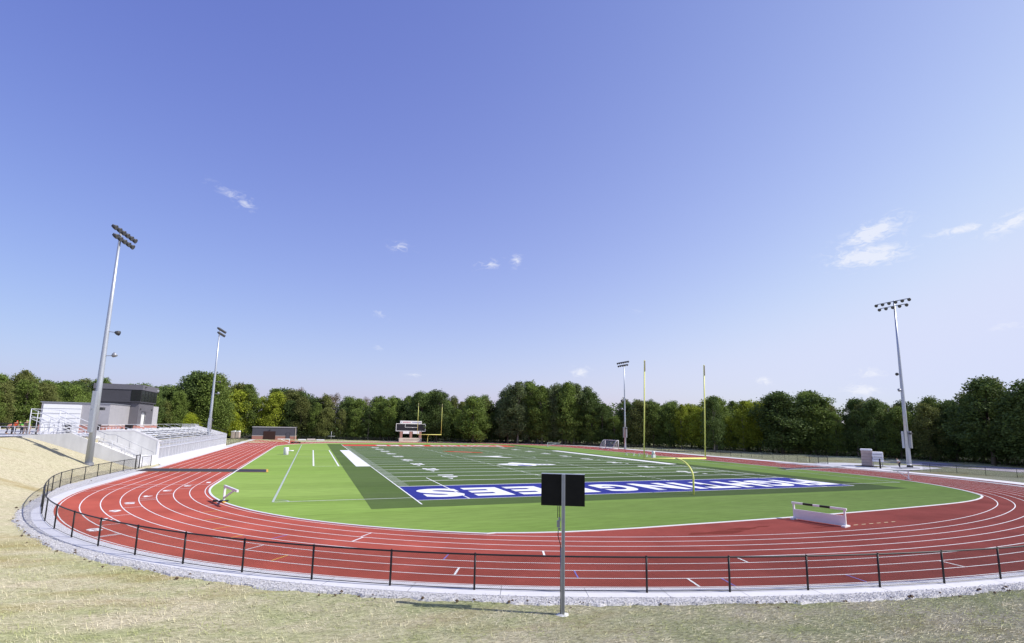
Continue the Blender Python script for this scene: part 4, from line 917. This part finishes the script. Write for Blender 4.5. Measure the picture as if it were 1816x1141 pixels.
# ================================================================ people
def skinned(name, joints, edges, mat, parent, sub=2):
    """joints: list of (co, radius); one continuous surface grown from the skeleton"""
    me = bpy.data.meshes.new(name); me.from_pydata([j[0] for j in joints], edges, []); me.materials.append(mat); o = link(name, me, parent)
    o.modifiers.new('skin', 'SKIN')
    if not me.skin_vertices: me.attributes  # layer is made by the modifier
    sk = me.skin_vertices[0].data
    for i, j in enumerate(joints): sk[i].radius = (j[1], j[1] if len(j) < 3 else j[2])
    sk[0].use_root = True
    o.modifiers['skin'].use_smooth_shade = True
    s = o.modifiers.new('sub', 'SUBSURF'); s.levels = sub; s.render_levels = sub
    return o
def person(x, y, z, rz, bend, shirt, trousers, hat, label, arms=.5, group=None):
    """bend: forward lean of the trunk in radians"""
    r2 = thing('person', (x,y,z), label, 'person', group, rz); sb, cb = math.sin(bend), math.cos(bend)
    def T(l, f=0, s=0): return (f*cb+l*sb, s, .95+l*cb-f*sb)
    skin_m = bpy.data.materials.get('skin') or M('skin', (.45,.27,.19), .6)
    J = [((0,0,.95),.13),(T(.25),.12),(T(.45),.13),(T(.56),.055),(T(.66),.085),(T(.76),.09),
         ((.0,.10,.88),.09),((.05,.11,.48),.062),((0,.12,.08),.045),((.17,.13,.03),.04),((.0,-.10,.88),.09),((.09,-.11,.48),.062),((-.08,-.12,.08),.045),((.10,-.13,.03),.04),
         (T(.47,0,.17),.055),(T(.22,.10*arms,.24),.042),(T(.05,.32*arms,.20),.032),(T(.0,.42*arms,.18),.036),(T(.47,0,-.17),.055),(T(.22,.10*arms,-.24),.042),(T(.05,.32*arms,-.20),.032),(T(.0,.42*arms,-.18),.036)]
    E = [(0,1),(1,2),(2,3),(3,4),(4,5),(0,6),(6,7),(7,8),(8,9),(0,10),(10,11),(11,12),(12,13),(2,14),(14,15),(15,16),(16,17),(2,18),(18,19),(19,20),(20,21)]
    skinned('body', J, E, skin_m, r2)
    skinned('shirt', [(T(.04),.15),(T(.25),.15),(T(.44),.155),(T(.50),.10),(T(.46,0,.18),.075),(T(.28,.06*arms,.235),.062),(T(.46,0,-.18),.075),(T(.28,.06*arms,-.235),.062)], [(0,1),(1,2),(2,3),(2,4),(4,5),(2,6),(6,7)], shirt, r2)
    skinned('trousers', [((0,0,.97),.145),((0,.10,.86),.105),((.05,.11,.48),.08),((0,.12,.10),.065),((0,-.10,.86),.105),((.09,-.11,.48),.08),((-.08,-.12,.10),.065)], [(0,1),(1,2),(2,3),(0,4),(4,5),(5,6)], trousers, r2)
    skinned('hair' if hat is None else 'hard_hat', [(T(.74,-.01),.10),(T(.82,-.01),.085)], [(0,1)], hat or m_brown, r2)
    return r2
m_or = M('orange_vest', (.85,.10,.02), .7); m_gr = M('green_vest', (.12,.55,.06), .7); m_li = M('lime_shirt', (.50,.80,.06), .7); m_salm = M('salmon_shirt', (.70,.28,.20), .7)
m_jean = M('dark_trousers', (.05,.05,.07), .8); m_khaki = M('tan_trousers', (.34,.24,.19), .8); m_cream = M('cream_cap', (.62,.62,.42), .7); m_ls = M('pale_grey_shirt', (.62,.63,.68), .7)
person(-68.5,-10.6,3.62,.3,1.05,m_salm,m_jean,m_or,'person in a salmon shirt and orange hard hat bending over, leftmost on the concourse',1,'workers on the concourse')
person(-67.9,-10.3,3.62,-.6,.5,m_or,m_jean,m_or,'person in a bright orange vest second from left on the concourse',1,'workers on the concourse')
person(-67.3,-9.8,3.62,2.6,.75,m_gr,m_jean,m_gr,'person in a green vest leaning forward, middle of the concourse group',1,'workers on the concourse')
person(-66.8,-10.2,3.62,-1.0,.25,m_khaki,m_khaki,m_cream,'person in tan clothes and a cream cap on the concourse',.6,'workers on the concourse')
person(-66.3,-10.4,3.62,-2.2,.35,m_li,m_khaki,m_li,'person in a lime shirt nearest the aluminium bleacher',.6,'workers on the concourse')
person(62.6,-36.2,.04,2.5,.55,m_ls,m_jean,None,'person in a pale shirt and dark trousers leaning towards the white bundles',1)
chain_fence([(-69.6,-13.4),(-64.0,-13.4)], 1.35, 'concourse_barrier', 'dark barrier with two stout posts in front of the workers', 'barrier', 2.4, .07, .4, m_mesh, m_black, lambda x, y: 3.6)

# ================================================================ trees
def leafmat(name, c, tr=.24, v=.5): return M(name, c, .75, var=v, vscale=.45, translucent=tr, spec=.25, objvar=.14, detail=3)
LEAF = {'mid green': leafmat('mid_leaf', (.160,.220,.046)), 'dark green': leafmat('dark_leaf', (.102,.150,.040)), 'yellow green': leafmat('yellow_leaf', (.30,.35,.036)), 'olive green': leafmat('olive_leaf', (.165,.185,.052)),
        'grey green': leafmat('grey_leaf', (.165,.205,.085)), 'bare brownish': leafmat('twig_leaf', (.21,.165,.12), .05), 'bright lime': leafmat('lime_leaf', (.36,.42,.03), .3)}
m_bark = M('bark', (.16,.13,.10), .95, var=.4, vscale=2, bump=.8, bscale=8, stretch=(1,1,.3)); m_palebark = M('pale_bark', (.34,.30,.25), .95, var=.3, vscale=2)
def leaf_cards(C, S, flat=.0):
    """C centres (n,3), S sizes -> bent leaf sprays (two quads each)"""
    n = len(C); d1 = rng.normal(size=(n, 3)); d1[:, 2] *= .6; d1 /= np.linalg.norm(d1, axis=1)[:, None]; d2 = rng.normal(size=(n, 3)); d2 -= (d2*d1).sum(1)[:, None]*d1; d2 /= np.linalg.norm(d2, axis=1)[:, None]; nn = np.cross(d1, d2)
    S = S[:, None]; a = d1*S*.5; b = d2*S*.36; dn = nn*S*.14
    co = np.stack([C-a, C+b*.9-a*.15, C+a, C-b*.9+a*.1-dn], 1).reshape(-1, 3) ; co = co.reshape(n, 4, 3); co[:, 1] += dn*1.2
    f = np.arange(n*4).reshape(-1, 4); return co.reshape(-1, 3), f
def crown_mesh(kind, n, seed, size=.4):
    """unit-ish crown: height 1 (z 0..1 of the whole tree), width in units of height"""
    g = np.random.default_rng(seed); H = 14.0; pts = []; lobes = []
    if kind == 'round': z0, z1, w, nl, lr = .16, .97, .27, 64, .080
    elif kind == 'tall': z0, z1, w, nl, lr = .14, .98, .19, 60, .066
    elif kind == 'column': z0, z1, w, nl, lr = .28, .99, .14, 38, .055
    elif kind == 'sparse': z0, z1, w, nl, lr = .34, .97, .21, 34, .065
    else: z0, z1, w, nl, lr = .02, .95, .36, 30, .15
    for i in range(nl):
        t = (i+.5)/nl; z = z0+(z1-z0)*t; prof = math.sin(math.pi*min(1, (.16+.80*t)**.85))**.6 if kind != 'column' else math.sin(math.pi*(.1+.86*t))**.55
        a = g.uniform(0, 6.283); r = w*prof*g.uniform(.35, 1.0)
        lobes.append((r*math.cos(a), r*math.sin(a), z - .03, lr*g.uniform(.65, 1.3)*(.8+.3*prof)))
    for i in range(9): a = g.uniform(0, 6.28); q = g.random(); lobes.append((w*.7*q*math.cos(a), w*.7*q*math.sin(a), z1-.10*q-lr*g.uniform(.0,1.6), lr*g.uniform(.45,.9)))
    L = np.array(lobes); wt = L[:, 3]**2; idx = g.choice(len(L), n, p=wt/wt.sum()); d = g.normal(size=(n, 3)); d /= np.linalg.norm(d, axis=1)[:, None]
    rr = L[idx, 3]*np.clip(g.normal(.86, .26, n), .1, 1.6); d[:, 2] *= .8
    P = L[idx, :3]+d*rr[:, None]; P[:, 2] = np.clip(P[:, 2], .01, 1.03); P *= H
    S = size*g.uniform(.55, 1.35, n); co, f = leaf_cards(P, S); return co, f, L
PROTO = {}
def make_proto(key, kind, n, seed, size, bark, trunk_r=.22):
    co, f, L = crown_mesh(kind, n, seed, size); cm = np_mesh(co, f, 'crown', LEAF['mid green'])
    g = random.Random(seed); tb = MB(); H = 14.0; lean = g.uniform(-.5,.5)
    tb.tube([(0,0,-.5),(.1,0,1.5),(lean*.4,.1,5),(lean,.2,9.5),(lean*1.3,.1,12.6)], [trunk_r*1.4,trunk_r,trunk_r*.8,trunk_r*.5,trunk_r*.15], 7)
    for i in range(13 if kind != 'sparse' else 26):
        l = L[g.randrange(len(L))]; zz = max(1.8, l[2]*H*.62); s = Vector((lean*zz/12, .1, zz)); e = Vector((l[0]*H, l[1]*H, l[2]*H)); m2 = s.lerp(e, .5)+Vector((0,0,.4))
        tb.tube([s, m2, e], [trunk_r*.38, trunk_r*.22, trunk_r*.06], 5)
    PROTO[key] = (cm, tb.mesh('trunk', bark, True))
make_proto('r1','round',15000,1,.30,m_bark); make_proto('r2','round',15000,2,.30,m_bark); make_proto('r3','round',14000,3,.32,m_bark); make_proto('t1','tall',12500,4,.29,m_bark); make_proto('t2','tall',12500,5,.29,m_palebark)
make_proto('c1','column',8000,6,.28,m_palebark,.16); make_proto('s1','sparse',5200,7,.22,m_palebark,.18); make_proto('s2','sparse',3200,8,.19,m_palebark,.2); make_proto('b1','bush',9000,9,.34,m_bark,.14)
def tree(x, y, h, key, leaf, label, wide=1.0, group=None, rz=None, name='tree'):
    z = tz(x, y); r = bpy.data.objects.new(name, None); COL.objects.link(r); r.location = (x, y, z-.1); s = h/14.0; r.scale = (s*wide, s*wide, s); r.rotation_euler.z = random.uniform(0, 6.28) if rz is None else rz
    tag(r, label, 'tree', group); cm, tm = PROTO[key]; c = link('crown', cm, r); link('trunk', tm, r)
    c.material_slots[0].link = 'OBJECT'; c.material_slots[0].material = LEAF[leaf]; return r
# skyline of the wood: azimuth (degrees from +Y) -> tangent of elevation seen from the viewpoint bank
SKY = [(-60,.066),(-24.3,0.066),(-22.8,0.0668),(-22.2,0.0611),(-19.0,0.0598),(-17.7,0.065),(-16.5,0.0604),(-13.8,0.0573),(-11.6,0.0616),(-11.0,0.0794),(-10.3,0.0869),(-9.1,0.0865),(-8.6,0.0726),(-6.4,0.0701),(-3.2,0.0681),(-1.1,0.0638),(0.1,0.0575),(2.3,0.056),(4.7,0.0501),(8.2,0.0598),(10.1,0.0554),(10.7,0.0677),(13.1,0.0713),(14.4,0.0631),(15.2,0.048),(16.3,0.0595),(18.2,0.0625),(20.2,0.0544),(20.7,0.088),(22.7,0.0943),(24.9,0.087),(27.1,0.092),(29.3,0.0901),(30.3,0.0714),(31.2,0.0573),(33.4,0.0598),(36.4,0.0622),(39.3,0.0539),(41.6,0.054),(42.8,0.0664),(43.8,0.058),(46.5,0.0629),(47.5,0.0557),(48.1,0.0706),(50.1,0.072),(52.5,0.0693),(53.3,0.0567),(54.3,0.0621),(54.7,0.0546),(56.0,0.0634),(57.3,0.0575),(58.9,0.0517),(60.5,0.0616),(62.4,0.0591),(63.1,0.0687),(64.3,0.0844),(66.8,0.0805),(90,.075)]
def azi(x, y): return math.degrees(math.atan2(x-CAM.x, y-CAM.y))
def skyh(x, y, f=1.0):
    a = azi(x, y); e = float(np.interp(a, [s[0] for s in SKY], [s[1] for s in SKY])); return CAM.z + f*e*math.hypot(x-CAM.x, y-CAM.y) - tz(x, y)
EDGE = [(-118,-14),(-98,8),(-92,34),(-84,62),(-72,88),(-62,104),(-50,110),(-34,104),(-14,99),(4,95),(18,90),(32,82),(46,71),(62,56),(76,40),(86,20),(92,2),(97,-14),(103,-30),(104,-48),(100,-70),(96,-95)]
def along(path, step, offn=0, start=0):
    P = [Vector(p) for p in path]; out = []; s = start
    for a, b in zip(P, P[1:]):
        L = (b-a).length; d = (b-a)/L; n = Vector((-d.y, d.x))
        while s < L: out.append(a+d*s+n*offn); s += step
        s -= L
    return out
def sector(a):
    for lim, nm in ((-19.2,'left of the press box'),(-13.6,'behind the press box'),(-8.4,'behind the grandstand'),(-3.8,'behind the storage shed'),(7.6,'between the storage shed and the scoreboard'),(13.6,'behind the scoreboard'),(20.4,'right of scoreboard, before tall poplars'),(31.5,'below the tall poplars'),(38,'behind the soccer goal'),(43.2,'behind the near goal post uprights'),(55.5,'between the goal post and the pallets'),(60.5,'behind the near right light mast'),(99,'right of the near right light mast')):
        if a < lim: return nm
cnt = {}; ORD = ['first','second','third','fourth','fifth','sixth','seventh','eighth','ninth','tenth','eleventh','twelfth','thirteenth']
LD = {'yellow green': 1, 'bright lime': 1}
def leafpick(a, row):
    r = random.random()
    if -9 < a < -2.5 and row == 0: return 'yellow green' if r < .55 else 'mid green'
    if a < -9: return 'mid green' if r < .45 else ('dark green' if r < .7 else 'olive green')
    if -2.5 <= a < 12: return ('olive green' if r < .35 else 'mid green' if r < .65 else 'dark green') if row < 2 else ('bare brownish' if r < .35 else 'mid green')
    if 20.4 < a < 30: return ('grey green' if r < .5 else 'mid green') if row == 2 else ('dark green' if r < .6 else 'mid green')
    if 38 < a < 48: return 'yellow green' if r < .28 else ('mid green' if r < .7 else 'olive green')
    return 'dark green' if r < .45 else ('mid green' if r < .75 else 'olive green')
front = sorted(along(EDGE, 4.6), key=lambda p: azi(p.x, p.y))
for p in front:
    x, y = p.x+random.uniform(-1.2,1.2), p.y+random.uniform(-1.2,1.2); a = azi(x, y)
    if a < -28 or a > 72: continue
    hf = skyh(x, y, random.uniform(.45,.98)); hf = max(hf, 6.5); lf = leafpick(a, 0)
    key = random.choice(['r1','r2','r3','t1','t2'] if a > 8 or a < -2.5 else ['t1','t2','c1','r1','t2','r2'])
    sc = sector(a); i = cnt.get((sc,lf), 0); cnt[(sc,lf)] = i+1
    tree(x, y, hf, key, lf, '%s %s tree in front row %s' % (ORD[min(i, 12)], lf, sc), random.uniform(.85,1.15), 'front row trees of the wood')
for row, (o, st, f0, f1) in enumerate(((6.5, 5.4, .78, 1.02), (14, 6.4, .86, 1.06))):
    for p in along(EDGE, st, o, 2.0):
        x, y = p.x+random.uniform(-1.8,1.8), p.y+random.uniform(-1.8,1.8); a = azi(x, y)
        if a < -28 or a > 72: continue
        lf = leafpick(a, row+1); key = random.choice(['r1','r2','r3','t1','t2']); 
        if lf == 'bare brownish': key = random.choice(['s1','s2','s1'])
        if 20.4 < a < 30: key = random.choice(['t1','t2','c1'])
        lab = 'tree deep in the wood above front row %s' % sector(a)
        tree(x, y, skyh(x, y, random.uniform(f0, f1)), key, lf, lab, random.uniform(.9,1.2), 'trees deep in the wood '+sector(a))
# single trees that stand out
def at_az(a, d): a = math.radians(a); return CAM.x+math.sin(a)*d, CAM.y+math.cos(a)*d
for a, d, f, key, lf, lab, w in ((-10.4,196,1.0,'r2','dark green','tallest round crowned tree behind the light mast in the grandstand',1.25),(-9.3,192,.97,'r1','mid green','tall tree touching the right of the tallest tree behind the grandstand',1.1),
    (11.2,186,.97,'r3','dark green','tall dark tree just right of the scoreboard, left one of a pair',1.0),(13.0,186,1.0,'r1','dark green','tall dark tree right of the scoreboard, right one of a pair',1.1),
    (20.9, 183, 0.96, 't1', 'grey green', 'leftmost tall poplar on the skyline right of the scoreboard', 0.9),(22.0, 182, 1.0, 't2', 'grey green', 'second tall poplar from the left on the skyline', 0.95),(23.3, 184, 1.02, 't1', 'mid green', 'third tall poplar from the left on the skyline', 0.9),(24.7, 181, 0.97, 't2', 'mid green', 'fourth tall poplar from the left on the skyline', 0.95),(26.0, 183, 1.0, 't1', 'grey green', 'fifth tall poplar from the left on the skyline', 0.9),(27.4, 181, 1.01, 't2', 'mid green', 'sixth tall poplar from the left on the skyline', 0.9),(28.6, 184, 0.97, 'c1', 'grey green', 'slim seventh tall poplar on the skyline', 1.0),(29.9, 180, 0.93, 'c1', 'dark green', 'thin rightmost tall poplar on the skyline, slightly apart', 0.9),
    (17.0,178,1.0,'r3','mid green','broad rounded tree between the scoreboard and the poplars',1.3),(64.4,142,1.02,'r3','dark green','large dark tree at the right edge of the picture',1.25),(67,138,1.0,'r1','dark green','large tree cut by the right edge of the picture',1.2),(42.9,152,1.0,'t2','dark green','spiky topped tree behind the right upright of the near goal post',.9),(49.2,158,1.03,'r2','dark green','broad high tree on the skyline between goal post and pallets',1.5),(52,160,1.0,'r1','mid green','second high tree on the skyline left of the pallets',1.3)):
    x, y = at_az(a, d); tree(x, y, skyh(x, y, f), key, lf, lab, w)
for x, y, h, key, lf, lab in ((-64.5,74,6.2,'b1','bright lime','small lime coloured tree behind the back of the grandstand'),(-57.5,104.5,9.6,'t1','bright lime','lime coloured slender tree between the toilets and the storage shed'),(-62,100,6.0,'b1','yellow green','low yellow green bush left of the portable toilets')):
    tree(x, y, h, key, lf, lab, 1.0)
# undergrowth and the deep wood behind, which nobody could count
def leaf_band(path, n, w0, w1, z0, zf, size, name, mat, label, cat):
    P = [Vector(p) for p in path]; Ls = np.array([(b-a).length for a, b in zip(P, P[1:])]); idx = rng.choice(len(Ls), n, p=Ls/Ls.sum()); t = rng.random(n); A = np.array([tuple(p) for p in P]); d = A[1:]-A[:-1]; d = d/np.linalg.norm(d, axis=1)[:, None]
    xy = A[idx]+(A[idx+1]-A[idx])*t[:, None]; nrm = np.stack([-d[idx, 1], d[idx, 0]], -1); o = rng.uniform(w0, w1, n); xy = xy+nrm*o[:, None]
    hmax = zf(xy[:, 0], xy[:, 1]); z = ter(xy[:, 0], xy[:, 1])+z0+hmax*rng.random(n)**.9
    co, f = leaf_cards(np.stack([xy[:, 0], xy[:, 1], z], -1), size*rng.uniform(.5, 1.4, n)); tag(link(name, np_mesh(co, f, name, mat)), label, cat, kind='stuff')
def skyarr(f, lo=0):
    def g(X, Y):
        a = np.degrees(np.arctan2(X-CAM.x, Y-CAM.y)); e = np.interp(a, [s[0] for s in SKY], [s[1] for s in SKY]); return np.clip(CAM.z+f*e*np.hypot(X-CAM.x, Y-CAM.y)-ter(X, Y), 3, 40)*(.86+.14*np.sin(X*.33+Y*.21)*np.sin(Y*.37-X*.15))
    return g
leaf_band(EDGE, 60000, -2.5, 3.5, .0, lambda X, Y: 2.4+1.9*np.abs(np.sin(X*.4)+np.sin(Y*.33)), .34, 'undergrowth', LEAF['dark green'], 'dark leafy undergrowth along the foot of the wood', 'undergrowth')
leaf_band(EDGE, 90000, 17, 30, .0, skyarr(.90), .7, 'distant_wood', LEAF['dark green'], 'dense far-off wood filling the gaps behind the counted trees', 'wood')
